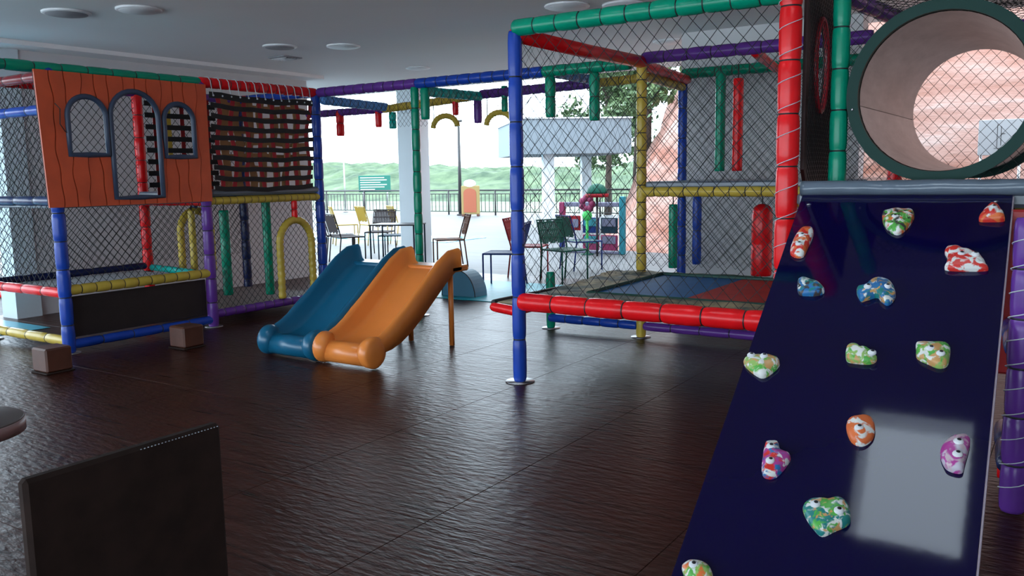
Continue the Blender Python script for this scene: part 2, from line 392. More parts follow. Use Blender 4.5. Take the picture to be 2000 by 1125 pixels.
net(tw, (TX1, Y0, .55), (0, 1, 0), (0, 0, 1), Y2 - Y0, 1.72, .085, .0030, .012, 0.4)
net(tw, (TX0 - .01, Y0 + .05, .56), (0, 1, 0), (0, 0, 1), Y1 - Y0 - .1, .64, .07, .0023, .012, 1.7)
net(tw, (TX0 - .01, Y1 + .05, .16), (0, 1, 0), (0, 0, 1), Y2 - Y1 - .1, 1.0, .07, .0023, .012, 2.9)
net(tw, (TX0, Y0, .55), (-1, 0, 0), (0, 0, 1), abs(TX1 - TX0), 1.65, .085, .0028, .012, 3.3)

# orange playhouse front: wavy planks with three arched openings
hs = [(3.90, 4.23, 1.62, 2.09), (4.27, 4.72, 1.26, 2.16), (4.775, 5.08, 1.61, 2.08)]
def hole_span(h, z):
    a, b, z0, z1 = h; r = (b - a) / 2; c = (a + b) / 2; zc = z1 - r * .95
    if z < z0 or z > z1: return None
    if z <= zc: return (a, b)
    q = (z - zc) / (z1 - zc); w = r * math.sqrt(max(0, 1 - q * q)); return (c - w, c + w)
SB0, SB1, ZB0, ZB1 = 3.66, 5.245, 1.20, 2.275; NP = 13
def bnd(k, z):
    s0 = SB0 + .035 * (z - ZB1) / (ZB0 - ZB1); base = s0 + (SB1 - s0) * k / NP
    if k in (0, NP): return base
    return base + .010 * math.sin(9 * z + k * 2.1) + .006 * math.sin(23 * z + k * 4.4)
def plank_mesh(k0, k1, x0, x1, gap, nrow=54):
    cells = []
    for i in range(nrow):
        za = ZB0 + (ZB1 - ZB0) * i / nrow; zb = ZB0 + (ZB1 - ZB0) * (i + 1) / nrow; zm = (za + zb) / 2
        def seg(z): return [bnd(k0, z) + gap, bnd(k1, z) - gap]
        A, B, Mi = seg(za), seg(zb), seg(zm)
        iv = [(0, Mi[0], Mi[1], True, True)]
        for h in hs:
            sp = hole_span(h, zm)
            if sp is None: continue
            out = []
            for (_, a, b, fa, fb) in iv:
                if sp[1] <= a or sp[0] >= b: out.append((0, a, b, fa, fb)); continue
                if sp[0] > a: out.append((0, a, sp[0], fa, False))
                if sp[1] < b: out.append((0, sp[1], b, False, fb))
            iv = out
        for (_, a, b, fa, fb) in iv:
            if b - a < .002: continue
            ya0, yb0 = (A[0] if fa else a), (A[1] if fb else b); ya1, yb1 = (B[0] if fa else a), (B[1] if fb else b)
            P = [(x0, ya0, za), (x0, yb0, za), (x0, yb1, zb), (x0, ya1, zb), (x1, ya0, za), (x1, yb0, za), (x1, yb1, zb), (x1, ya1, zb)]
            cells.append((i, a, b, P))
    comp = list(range(len(cells)))
    def find(q):
        while comp[q] != q: q = comp[q]
        return q
    for q in range(len(cells)):
        for w in range(q):
            if cells[q][0] - cells[w][0] == 1 and min(cells[q][2], cells[w][2]) - max(cells[q][1], cells[w][1]) > .001: comp[find(q)] = find(w)
    out = {}
    for q, (i, a, b, P) in enumerate(cells):
        out.setdefault(find(q), MB()).add(P, [(0, 3, 2, 1), (4, 5, 6, 7), (0, 1, 5, 4), (3, 7, 6, 2), (0, 4, 7, 3), (1, 2, 6, 5)])
    return [m_ for m_ in out.values() if len(m_.f) > 12]
XF = TX0 + .055
BACKM = mat('dark_brown_backing_board', (0.05, 0.018, 0.012), .7)
for m_ in plank_mesh(0, NP, XF - .012, XF, .004): m_.build('backing_board', BACKM, tw)
for k in range(NP):
    for m_ in plank_mesh(k, k + 1, XF + .001, XF + .014 + .003 * (k % 3), .0042): m_.build('plank', ORANGE, tw)
FRAMEM = mat('slate_blue_window_trim', (0.035, 0.055, 0.10), .45, bump=.2, bscale=30)
for (a, b, z0, z1) in hs:
    c, r = (a + b) / 2, (b - a) / 2; zc = z1 - r * .95
    P = [(XF + .02, a, z0), (XF + .02, a, (z0 + zc) / 2), (XF + .02, a, zc)]
    P += [(XF + .02, c - r * math.cos(PI * i / 14), zc + (z1 - zc) * math.sin(PI * i / 14)) for i in range(1, 14)]
    P += [(XF + .02, b, zc), (XF + .02, b, (z0 + zc) / 2), (XF + .02, b, z0), (XF + .02, c, z0)]
    mb = MB(); mb.rings(P, .023, 8, closed=True); mb.build('window_trim', FRAMEM, tw)
# black strap webbing inside, seen through the far window
for i in range(8):
    mb = MB(); mb.obox((-7.45, 5.41, 1.36 + i * .11), (0, 1, 0), (0, .0, 1), (1, 0, 0), .40, .024, .003); mb.build('inner_strap', NET, tw)
for i in range(5):
    mb = MB(); mb.obox((-7.46, 5.12 + i * .15, 1.72), (0, 1, 0), (0, 0, 1), (1, 0, 0), .024, .48, .003); mb.build('inner_strap', (DRED, YEL)[i == 1], tw)
# cord on the playhouse
mb = MB(); mb.rings([(XF + .03, 3.80, 2.02), (XF + .03, 3.84, 1.98), (XF + .03, 3.83, 1.86), (XF + .03, 3.87, 1.80), (XF + .03, 3.92, 1.78)], .004, 5); mb.build('cord', BLACKP, tw)

# cargo net hanging on the red beam
cn = thing('cargo_net', (TX0 + .06, 5.95, 1.3), 'black woven strap cargo net hooked below the red beam', 'cargo net')
STRAP = mat('black_webbing_strap', (0.010, 0.009, 0.010), .75, bump=.2, bscale=80); RSTRAP = mat('red_webbing_strap', (0.34, 0.008, 0.016), .7, bump=.2, bscale=80)
TSTRAP = mat('tan_webbing_strap', (0.42, 0.22, 0.09), .75, bump=.2, bscale=80)
def strap(P, w, wdir, ndir, m, name='strap', th=.004):
    mb = MB(); wd, nd = Vector(wdir), Vector(ndir); V = []; N = len(P)
    for p in P:
        p = Vector(p)
        for (a, b) in ((-1, -1), (1, -1), (1, 1), (-1, 1)): V.append(p + wd * (w / 2 * a) + nd * (th / 2 * b))
    F = [(i * 4 + k, i * 4 + (k + 1) % 4, i * 4 + 4 + (k + 1) % 4, i * 4 + 4 + k) for i in range(N - 1) for k in range(4)]
    F += [(3, 2, 1, 0), tuple((N - 1) * 4 + k for k in range(4))]
    mb.add(V, F, 0, False); return mb.build(name, m, cn)
XN = TX0 + .075
yr = lambda z: 6.56 - .04 * (2.2 - z)
for i in range(10):
    z = 2.185 - i * .096
    strap([(XN + .012 * math.sin(j * .9 + i), 5.27 + (yr(z) - 5.27) * j / 10 + .0, z - .022 * math.sin(PI * j / 10) + .006 * math.sin(j * 1.7 + i)) for j in range(11)], .058 if i == 0 else .046, (0, 0, 1), (1, 0, 0), STRAP)
for j in range(8):
    y = 5.36 + j * .165
    strap([(XN - .012 + .01 * math.sin(i + j), y + .02 * math.sin(i * .8 + j * 2) - (.02 * i if j > 5 else 0) * .3, 2.2 - i * .0885) for i in range(11)], .048, (0, 1, 0), (1, 0, 0), RSTRAP)
for j in range(7):
    y = 5.50 + j * .15
    strap([(XN - .10 + .012 * math.sin(i * 1.3 + j), y + .02 * math.sin(i * .9 + j * 3), 2.17 - i * .085) for i in range(11)], .09, (0, 1, 0), (1, 0, 0), TSTRAP)
for i in range(7):
    z = 2.11 - i * .12
    strap([(XN - .11, 5.45 + j * .11, z + .008 * math.sin(j + i)) for j in range(11)], .04, (0, 0, 1), (1, 0, 0), TSTRAP)
for j in range(13):
    y = 5.30 + j * .103
    mb = MB(); mb.rings([(TX0 - .02, y, 2.352), (TX0 + .03, y, 2.352), (TX0 + .062, y, 2.32), (TX0 + .068, y + .005, 2.26), (XN + .008, y + .008, 2.185)], .004, 5); mb.ellipsoid((XN + .012, y + .008, 2.18), .009, .009, .009, 6, 5)
    mb.build('hook_cord', LACE, cn)

def hang_roller(name, x, y, z0, z1, m, r, label, group, rope=0.1, dome=False):
    t = thing(name, (x, y, z0), label, 'foam roller', group)
    h = z1 - z0; mb = MB(); k = max(2, round(h / .3)); pts = []; rad = []
    for i in range(k):
        for tt, q in ((0, .93), (.06, 1), (.94, 1)): pts.append((0, 0, h * (i + tt) / k)); rad.append(r * q)
    pts.append((0, 0, h)); rad.append(r * .93)
    if dome:
        for i in range(1, 6): pts.append((0, 0, h + r * .9 * math.sin(PI / 2 * i / 6))); rad.append(r * math.cos(PI / 2 * i / 6))
    mb.rings(pts, rad, 16); lpart(mb, 'sleeve', m, t)
    if rope: mb = MB(); mb.rings([(0, 0, h - .01), (0, 0, h + rope)], .006, 6); lpart(mb, 'rope', TIE, t)
    return t
hang_roller('hanging_roller', -7.05, 5.53, .26, 1.10, GRN, .048, 'dark green foam roller hung by a cord beside the purple post', 'hanging foam rollers', .1)
hang_roller('hanging_roller', -7.05, 6.06, .20, 1.19, GRN, .046, 'green foam roller between the cord-hung roller and the yellow arch', 'hanging foam rollers', .0)
hang_roller('hanging_roller', -7.6, 5.56, .40, 1.10, YEL, .036, 'narrow yellow foam roller directly behind the purple post', 'hanging foam rollers', .1)

def foam_arch(x, ya, yb, z0, zt, m, stubm, stubz, label, name='foam_arch'):
    t = thing(name, (x, (ya + yb) / 2, z0), label, 'foam arch', 'yellow foam arches')
    w = (yb - ya) / 2; h = zt - z0; zc = h - w * 1.1; P = [(0, -w, 0)]
    for i in range(1, 8): P.append((0, -w, zc * i / 8))
    P += [(0, -w * math.cos(PI * i / 16), zc + w * 1.1 * math.sin(PI * i / 16)) for i in range(17)]
    for i in range(7, -1, -1): P.append((0, w, zc * i / 8))
    Q = []; R = []
    for i in range(len(P) - 1):
        for tt, q in ((0, .84), (.3, 1.0), (.7, 1.0)): Q.append(Vector(P[i]).lerp(Vector(P[i + 1]), tt)); R.append(.040 * q)
    Q.append(P[-1]); R.append(.034)
    mb = MB(); mb.rings(Q, R, 10, ref=(1, 0, 0)); lpart(mb, 'arch_sleeve', m, t)
    mb = MB(); foam_mb(mb, (0, 0, h + .02), (0, 0, stubz - z0), .032, .12); lpart(mb, 'stub', [stubm, TIE], t)
foam_arch(-7.85, 5.60, 5.98, .42, 1.08, YEL, NAVY, 1.19, 'yellow foam arch with a navy stub on top, behind the tower netting')
foam_arch(TX0 + .01, 6.08, 6.52, .165, .97, YEL, RED, 1.17, 'yellow foam arch with a red stub below the cargo net')

# ------------------------------------------------------------------ back frame
bk = thing('back_frame', (-5, 7.1, 0), 'overhead soft-play frame of purple, blue and green padded beams', 'play frame')
YB, YC = 6.68, 7.70
foam('beam', (-6.85, YB, TOP), (-5.5, YB, TOP), PUR, bk, .05, .13); foam('beam', (-5.5, YB, TOP), (-4.05, YB, TOP), BLU, bk, .05, .13)
foam('beam', (-4.05, YB, TOP), (-3.2, YB, TOP), GRN, bk, .05, .13)
foam('post', (-5.53, YB, .006), (-5.53, YB, TOP - .03), GRN, bk, .042, .2); foot((-5.53, YB, 0), bk)
foam('post', (-4.0, YB, .006), (-4.0, YB, .52), GRN, bk, .042, .25); foot((-4.0, YB, 0), bk)
foam('hanging_pad', (-5.40, YB, 1.95), (-5.40, YB, TOP - .05), GRN, bk, .047, .2)
foam('hanging_pad', (-3.98, YB, 1.90), (-3.98, YB, TOP - .05), GRN, bk, .047, .2)
foam('hanging_pad', (-3.54, YB, 1.85), (-3.54, YB, TOP - .05), GRN, bk, .047, .2)
foam('cross_beam', (-6.80, YB, 2.22), (-6.80, YC, 2.20), LBLU, bk, .05, .13); foam('cross_beam', (-5.42, YB, TOP - .08), (-5.46, YC, 2.24), CYAN, bk, .05, .13)
foam('cross_beam', (-4.02, YB, TOP), (-4.05, YC, TOP), LBLU, bk, .045, .14)
foam('beam', (-6.85, YC, 2.18), (-5.46, YC, 2.25), YEL, bk, .045, .13); foam('beam', (-5.46, YC, 2.26), (-4.05, YC, 2.28), PUR, bk, .05, .13)
foam('beam', (-4.05, YC, 2.28), (-3.3, YC, 2.30), YEL, bk, .045, .13)
foam('hanging_pad', (-7.55, YC, 1.9), (-7.55, YC, 2.2), RED, bk, .05, .2); foam('hanging_pad', (-6.93, YC, 1.98), (-6.93, YC, 2.2), RED, bk, .04, .2)
foam('hanging_pad', (-6.80, YC + .1, 1.96), (-6.80, YC + .1, 2.15), CYAN, bk, .045, .1); foam('hanging_pad', (-5.80, YC, 2.06), (-5.80, YC, 2.34), RED, bk, .035, .2)
foam('hanging_pad', (-5.5, YC, 1.96), (-5.5, YC, 2.22), PUR, bk, .045, .2); foam('hanging_pad', (-5.15, YC, 2.06), (-5.15, YC, 2.33), GRN, bk, .035, .14)
foam('beam', (-8.1, YC, 2.18), (-6.85, YC, 2.18), PUR, bk, .045, .13)
for (yc_, w_) in ((-5.95, .17), (-5.22, .17)):
    P = [(yc_ - w_ * math.cos(PI * i / 12), YC, 1.93 + .13 * math.sin(PI * i / 12)) for i in range(13)]
    Q = []; R = []
    for i in range(12):
        for tt, q in ((0, .84), (.3, 1), (.7, 1)): Q.append(Vector(P[i]).lerp(Vector(P[i + 1]), tt)); R.append(.032 * q)
    mb = MB(); mb.rings(Q, R, 10, ref=(0, 1, 0)); mb.build('foam_hoop', YEL, bk)
    mb = MB()
    for sx in (-1, 1): mb.rings([(yc_ + sx * w_ * .92, YC, 1.96), (yc_ + sx * w_ * .92, YC, 2.24)], .005, 5)
    mb.build('hoop_cord', TIE, bk)
net(bk, (-6.85, YB, 2.02), (1, 0, 0), (0, 0, 1), 3.6, .26, .06, .0016, .01, .7)
net(bk, (-6.8, YC, 1.96), (1, 0, 0), (0, 0, 1), 3.4, .24, .06, .0018, .01, 1.1)
# ------------------------------------------------------------------ trampoline cage
CX0, CX1, CY0, CY1 = -3.13, -1.36, 4.81, 6.66
tc_ = thing('trampoline_cage', (-2.2, 5.7, 0), 'netted trampoline cage with red front pad and green top beam', 'trampoline')
foam('post', (CX0, CY0, .006), (CX0, CY0, TOP + .02), BLU, tc_, .047, .3); foot((CX0, CY0, 0), tc_, .10)
foam('post', (CX1, CY0, .006), (CX1, CY0, TOP + .25), RED, tc_, .062, .27); foot((CX1, CY0, 0), tc_)
foam('post', (-3.09, CY1, .006), (-3.09, CY1, TOP), YEL, tc_, .043, .14); foot((-3.09, CY1, 0), tc_)
lacing((CX1, CY0, .6), (CX1, CY0, 2.5), .065, 13, tc_)
foam('beam', (CX0, CY0, TOP + .04), (CX1, CY0, TOP + .04), GRN, tc_, .055, .155, 14)
foam('front_pad', (CX0 + .03, CY0 - .02, .555), (CX1 + .05, CY0 - .02, .552), RED, tc_, .062, .27, 16)
mb = MB(); mb.rings([(CX0, CY0, TOP), (-3.1, 5.7, TOP - .01), (-3.08, CY1, TOP)], [.05, .052, .05], 12); mb.build('side_beam', RED, tc_)
foam('beam', (-3.08, CY1, TOP + .03), (-1.3, CY1, TOP + .03), PUR, tc_, .05, .2)
foam('lower_beam', (-4.0, CY1, .10), (-3.12, CY1, .10), BLU, tc_, .04, .17); foam('lower_beam', (-3.06, CY1, .10), (-1.3, CY1, .10), PUR, tc_, .04, .25)
foam('side_rail', (CX0, CY0, .50), (-3.09, CY1, .50), RED, tc_, .04, .3)
foam('beam', (-3.09, CY1, 1.24), (-1.3, CY1, 1.24), YEL, tc_, .042, .13)
foam('post', (-3.3, 8.05, .006), (-3.3, 8.05, TOP), BLU, tc_, .045, .3)
foam('post', (-3.12, 8.0, .5), (-3.12, 8.0, 1.16), BLU, tc_, .045, .3)
foam('beam', (-3.3, 8.05, TOP + .04), (-1.3, 8.05, TOP + .04), GRN, tc_, .05, .16)
foam('cross_beam', (-3.08, CY1, TOP - .02), (-3.25, 8.05, TOP - .02), RED, tc_, .045, .7); foam('cross_beam', (-2.15, CY1, TOP), (-2.35, 7.9, TOP), RED, tc_, .04, .7)
foam('cross_beam', (-3.15, CY1 + .1, TOP - .09), (-3.28, 8.0, TOP - .09), YEL, tc_, .04, .14)
mb = MB(); mb.bbox(-3.05, -1.3, CY1 - .02, 8.05, 1.27, 1.325, .015); mb.build('upper_platform_mat', GREYMAT, tc_)
# padded surround, crumpled
SUR = noise_mix_material('olive_tan_padded_cloth', (0.05, 0.07, 0.055), (0.48, 0.38, 0.21), 3.2, .7, .42, .6)
mb = MB(); nx, ny = 60, 60; ox0, ox1, oy0, oy1 = -3.35, -1.38, 4.86, 6.72; ix0, ix1, iy0, iy1 = -2.88, -1.4, 5.32, 6.62
idx = {}
for i in range(nx + 1):
    for j in range(ny + 1):
        x = ox0 + (ox1 - ox0) * i / nx; y = oy0 + (oy1 - oy0) * j / ny
        lx = ox0 + .24 - .24 * (y - oy0) / (oy1 - oy0); x = max(x, lx) if i == 0 else x
        z = .568 + .024 * noise.noise(Vector((x * 5, y * 5, 1))) + .014 * noise.noise(Vector((x * 13, y * 13, 4)))
        d = max(ix0 - x, x - ix1, iy0 - y, y - iy1); z = .565 + (z - .565) * min(1, max(0.25, d * 4))
        idx[i, j] = len(mb.v); mb.v.append((x, y, z))
for i in range(nx):
    for j in range(ny):
        x = ox0 + (ox1 - ox0) * (i + .5) / nx; y = oy0 + (oy1 - oy0) * (j + .5) / ny
        if ix0 < x < ix1 and iy0 < y < iy1: continue
        if x < ox0 + .24 - .24 * (y - oy0) / (oy1 - oy0): continue
        mb.f.append((idx[i, j], idx[i + 1, j], idx[i + 1, j + 1], idx[i, j + 1])); mb.m.append(0); mb.sm.append(True)
mb.build('padded_surround', SUR, tc_)
JB = mat('blue_jump_fabric', (0.010, 0.12, 0.34), .55, var=.1, vscale=6, spec=.15); JR = mat('red_jump_fabric', (0.48, 0.03, 0.025), .55, var=.1, vscale=6, spec=.15)
mb = MB(); mb.bbox(ix0 - .03, -2.2, iy0 - .03, iy1 + .03, .545, .552, .002); mb.build('jump_mat', JB, tc_)['label'] = 'blue half of the jumping mat'
mb = MB(); mb.bbox(-2.2, ix1 + .03, iy0 - .03, iy1 + .03, .545, .552, .002); mb.build('jump_mat', JR, tc_)['label'] = 'red half of the jumping mat'
GEDGE = mat('dark_green_mat_edge', (0.01, 0.07, 0.05), .5)
mb = MB(); mb.rings([(ix0, iy0, .562), (ix0, iy1, .562), (ix1, iy1, .562), (ix1, iy0, .562)], .014, 6, closed=True, smooth=False); mb.build('mat_edging', GEDGE, tc_)
net(tc_, (CX0, CY0, .60), (1, 0, 0), (0, 0, 1), CX1 - CX0, TOP - .58, .098, .0022, .012, .2)
net(tc_, (CX0, CY0, .60), (0.02, 1, 0), (0, 0, 1), CY1 - CY0, TOP - .62, .085, .0011, .012, 2.2)
net(tc_, (-3.08, CY1, .62), (1, 0, 0), (0, 0, 1), 1.75, .60, .07, .0018, .012, 4.2); net(tc_, (-3.08, CY1, 1.3), (1, 0, 0), (0, 0, 1), 1.75, .98, .07, .0018, .012, 5.2)
net(tc_, (-3.3, 8.05, .5), (1, 0, 0), (0, 0, 1), 1.9, 1.8, .08, .002, .015, .9)
hang_roller('hanging_roller', -2.72, 7.5, 1.40, 2.27, GRN, .045, 'long green foam roller hanging inside the cage upper level', 'hanging foam rollers', .04)
hang_roller('hanging_roller', -2.56, 7.5, 1.40, 2.20, RED, .045, 'long red foam roller hanging inside the cage upper level', 'hanging foam rollers', .12)
hang_roller('hanging_roller', -3.2, 7.6, .50, 1.10, GRN, .042, 'short green foam roller standing behind the trampoline by blue posts', 'hanging foam rollers', .15)
hang_roller('punching_bag', -2.28, 7.35, .50, 1.04, RED, .088, 'fat domed red foam punching bag behind the trampoline', 'hanging foam rollers', .25, True)

foam('corner_rail', (-3.46, 4.98, .47), (-3.15, 4.86, .47), RED, tc_, .035, .3)
foam('side_rail', (-3.46, 4.98, .50), (-3.36, CY1, .50), TIE, tc_, .022, .3)
mb = MB(); mb.bbox(-3.46, -3.2, 5.0, 6.6, .47, .505, .01); mb.build('side_ledge', SUR, tc_)
CYM = mat('turquoise_floor_glare', (0.01, 0.34, 0.42), .45, var=.12)  # cyan floor glare put in as a flat coloured sheet
mb = MB(); mb.bbox(-6.9, -4.3, 7.75, 9.35, .0005, .008, .003)
tag(mb.build('glare_mat', CYM), 'bright turquoise mat laid as cyan glare on the floor behind the slides', 'mat')
t = thing('reflected_dome', (-6.0, 8.05, 0), 'added blue half-round foam block on the turquoise mat behind the slides', 'foam block')  # added shape for a dark domed silhouette seen in reflection
P = [(.24 * math.cos(PI * k / 18), 0, .009 + .30 * math.sin(PI * k / 18)) for k in range(19)]; n = len(P)
mb = MB(); mb.add([(x, -.12, z) for x, y, z in P] + [(x, .12, z) for x, y, z in P], [tuple(range(n))[::-1], tuple(range(n, 2 * n))] + [(k, k + 1, n + k + 1, n + k) for k in range(n - 1)] + [(n - 1, 0, n, 2 * n - 1)], 0, False)
lpart(mb, 'body', mat('slate_blue_dome', (.06, .20, .30), .5), t)
mb = MB(); mb.rings([(x * 1.0, -.122, z) for x, y, z in P], .006, 6); lpart(mb, 'piping', TIE, t)

# ------------------------------------------------------------------ slides
def slide(name, xc, w, m, label):
    """moulded plastic toddler slide: U-shaped trough, rounded rails, rolled foot"""
    t = thing(name, (xc, 4.6, 0), label, 'slide', 'plastic slides')
    path = [(5.66, .66), (5.56, .655), (5.46, .60), (5.34, .51), (5.22, .42), (5.10, .33), (4.98, .25), (4.86, .19), (4.76, .16), (4.68, .15), (4.62, .135), (4.585, .10), (4.575, .06)]
    hw = w / 2; mb = MB(); V = []; sec = []
    def section(rh):  # from outer left bottom to outer right bottom
        r = .045
        return [(-hw, -.04), (-hw, rh - .03), (-hw + .012, rh - .008), (-hw + .03, rh), (-hw + .048, rh - .008), (-hw + .06, rh - .03), (-hw + .075, .03), (-hw + .10, .006), (-hw + .13, 0),
                (hw - .13, 0), (hw - .10, .006), (hw - .075, .03), (hw - .06, rh - .03), (hw - .048, rh - .008), (hw - .03, rh), (hw - .012, rh - .008), (hw, rh - .03), (hw, -.04)]
    for i, (y, z) in enumerate(path):
        rh = .15 if i < 7 else max(.045, .15 - .02 * (i - 6)); a = path[max(0, i - 1)]; b = path[min(len(path) - 1, i + 1)]
        ty, tz = b[0] - a[0], b[1] - a[1]; l = math.hypot(ty, tz); ny_, nz_ = -tz / l * -1, ty / l * -1  # normal pointing up
        if nz_ < 0 and i < 10: ny_, nz_ = -ny_, -nz_
        ny_, nz_ = (tz / l, -ty / l)
        s_ = section(rh); n = len(s_)
        for (sx, sz) in s_: V.append((sx, y - 4.6 + ny_ * sz, max(.012, z + nz_ * sz)))
    F = [(i * n + k, i * n + k + 1, i * n + n + k + 1, i * n + n + k) for i in range(len(path) - 1) for k in range(n - 1)]
    F += [(i * n + n - 1, i * n, i * n + n, i * n + 2 * n - 1) for i in range(len(path) - 1)]
    F.append(tuple(range(n))); F.append(tuple((len(path) - 1) * n + k for k in range(n))[::-1])
    mb.add(V, F, 0, True); o = lpart(mb, 'trough', m, t)
    # rolled foot: bar between two rounded cheeks
    mb = MB(); mb.rings([(-hw + .05, .0, .095), (hw - .05, 0, .095)], .084, 16); lpart(mb, 'foot_roll', m, t)
    for sx in (-1, 1):
        mb = MB(); mb.rings([(sx * (hw - .10), .015, .122), (sx * (hw - .085), .01, .122), (sx * (hw - .055), 0, .122), (sx * (hw - .02), 0, .122), (sx * (hw - .002), .0, .122), (sx * (hw + .004), .0, .122)], [.05, .10, .118, .12, .104, .06], 24)
        lpart(mb, 'foot_cheek', m, t)
    for sx in (-1, 1):
        mb = MB(); mb.rings([(sx * (hw - .06), .98, .003), (sx * (hw - .06), .98, .64)], .022, 10); lpart(mb, 'support_leg', m, t)
    mb = MB(); mb.bbox(-hw, hw, .93, 1.16, .615, .665, .012); lpart(mb, 'top_ledge', m, t)
    return t
slide('slide', -5.12, .60, SLBLUE, 'blue plastic slide with rolled foot beside the orange slide')
slide('slide', -4.52, .56, SLORG, 'orange plastic slide with rolled foot beside the blue slide')

# ------------------------------------------------------------------ climbing tower, tunnel, wall
ct = thing('climbing_tower', (-.5, 5.6, 0), 'padded climbing tower deck with green post and brown oval-window panel', 'play tower')
mb = MB(); mb.bbox(-1.30, .55, 4.78, 6.75, 1.20, 1.28, .02); mb.build('deck', GREYMAT, ct)
# shiny draped grey vinyl roll on the deck edge
mb = MB(); V = []; NN = 70
for i in range(NN + 1):
    x = -1.27 + 1.75 * i / NN
    for k in range(10):
        a = PI * 2 * k / 10; w = 1 + .12 * noise.noise(Vector((x * 6, k * .8, 0))) + .06 * noise.noise(Vector((x * 19, k * 1.3, 3)))
        V.append((x, 4.80 + .07 * math.cos(a) * w, 1.300 + .042 * math.sin(a) * w))
F = [(i * 10 + k, i * 10 + (k + 1) % 10, i * 10 + 10 + (k + 1) % 10, i * 10 + 10 + k) for i in range(NN) for k in range(10)] + [tuple(range(10)), tuple(NN * 10 + k for k in range(10))[::-1]]
VIN = mat('shiny_grey_blue_vinyl', (0.13, 0.165, 0.21), .2, bump=.3, bscale=14)
mb.add(V, F, 0, True); mb.build('edge_roll', VIN, ct)
foam('beam', (-1.30, 4.84, 1.22), (.55, 4.84, 1.22), YEL, ct, .036, .2)
foam('post', (-1.14, 5.0, 1.28), (-1.14, 5.0, 2.6), GRN, ct, .048, .22)
foam('post', (-1.14, 6.75, .006), (-1.14, 6.75, 2.4), RED, ct, .05, .25); foam('post', (.5, 5.0, .006), (.5, 5.0, 2.6), BLU, ct, .045, .25); foam('post', (.5, 6.75, .006), (.5, 6.75, 2.5), GRN, ct, .045, .25)
foam('cross_beam', (-1.14, 5.0, 2.33), (-.95, 6.7, 2.33), PUR, ct, .05, .3); foam('beam', (-1.3, CY1, TOP), (.5, CY1, TOP), PUR, ct, .05, .2)
# brown panel with an oval window, across the side between the red and green posts
PB = mat('dark_maroon_plastic_panel', (0.030, 0.010, 0.010), .4, var=.1)
mb = MB(); x0, x1 = -1.315, -1.295; ya, yb, za, zb = 4.90, 5.62, 1.30, 2.55; cy, cz, ry, rz = 5.20, 1.99, .13, .26; K = 40
V = []
for xx in (x1, x0):
    for k in range(K):
        a = 2 * PI * k / K; V.append((xx, cy + ry * math.cos(a), cz + rz * math.sin(a)))
    for k in range(K):
        a = 2 * PI * k / K; c_, s_ = math.cos(a), math.sin(a)
        sc_ = min(((yb - cy) / c_ if c_ > 1e-6 else (ya - cy) / c_ if c_ < -1e-6 else 9), ((zb - cz) / s_ if s_ > 1e-6 else (za - cz) / s_ if s_ < -1e-6 else 9))
        V.append((xx, cy + c_ * sc_, cz + s_ * sc_))
F = []
for k in range(K):
    j = (k + 1) % K
    F += [(k, K + k, K + j, j), (2 * K + k, 2 * K + j, 3 * K + j, 3 * K + k), (k, j, 2 * K + j, 2 * K + k), (K + k, 3 * K + k, 3 * K + j, K + j)]
mb.add(V, F); mb.build('oval_window_panel', PB, ct)
mb = MB(); mb.rings([(-1.29, cy + ry * math.cos(2 * PI * k / 28), cz + rz * math.sin(2 * PI * k / 28)) for k in range(28)], .016, 8, closed=True); mb.build('oval_rim', mat('red_plastic_rim', (.36, .02, .03), .25), ct)
net(ct, (-1.28, 4.88, 1.32), (0, 1, 0), (0, 0, 1), .75, 1.2, .045, .0018, .006, 1.4)
net(ct, (-1.10, 5.02, 1.30), (1, 0, 0), (0, 0, 1), 1.6, 1.3, .05, .0018, .008, 2.4, hole=(.47, .485, .44))
net(ct, (-1.14, 5.0, 2.36), (1, 0, 0), (0, 1, 0), 1.64, 1.75, .06, .002, .02, 3.4)
net(ct, (-1.10, 6.80, 1.30), (1, 0, 0), (0, 0, 1), 1.6, 1.0, .075, .0018, .008, 4.4)
# clear the net in front of the tunnel mouth is done by the ring flange: tunnel sits ahead of it
tn = thing('crawl_tunnel', (-.63, 5.0, 1.32), 'dark green ringed crawl tunnel with pale translucent tube on the deck', 'tunnel')
TUBEM = noise_mix_material('scuffed_grey_tube_plastic', (0.27, 0.21, 0.195), (0.47, 0.40, 0.375), 2.4, .38, .35, .65, stretch=(1, .5, 2.2))
RINGM = mat('dark_green_tunnel_ring', (0.003, 0.036, 0.028), .55, spec=.25)
TCX, TCZ = -.63, 1.785
def annulus(mb, y0, y1, ri, ro, K=56):
    V = []
    for (yy, rr) in ((y0, ri), (y0, ro), (y1, ro), (y1, ri)):
        for k in range(K): a = 2 * PI * k / K; V.append((TCX + rr * math.cos(a), yy, TCZ + rr * math.sin(a)))
    F = []
    for q in range(4):
        for k in range(K): F.append((q * K + k, q * K + (k + 1) % K, ((q + 1) % 4) * K + (k + 1) % K, ((q + 1) % 4) * K + k))
    mb.add(V, F, 0, False)
for half in range(2):
    mb = MB(); V = []; K = 28; ys = [4.99 + 1.75 * i / 14 for i in range(15)]
    for yy in ys:
        for (rr) in (.402, .412):
            for k in range(K + 1): a = PI * (half + k / K) + .12 + (.004 if k == 0 else -.004 if k == K else 0); V.append((TCX + rr * math.cos(a), yy, TCZ + rr * math.sin(a)))
    W_ = 2 * (K + 1); F = []
    for i in range(14):
        for s_ in range(2):
            for k in range(K): o_ = i * W_ + s_ * (K + 1); F.append((o_ + k, o_ + k + 1, o_ + W_ + k + 1, o_ + W_ + k))
    mb.add(V, F, 0, True); mb.build('tube_half', TUBEM, tn)
mb = MB(); annulus(mb, 4.945, 5.00, .405, .462); mb.build('front_ring', RINGM, tn)
mb = MB(); annulus(mb, 6.70, 6.76, .405, .462); mb.build('rear_ring', RINGM, tn)
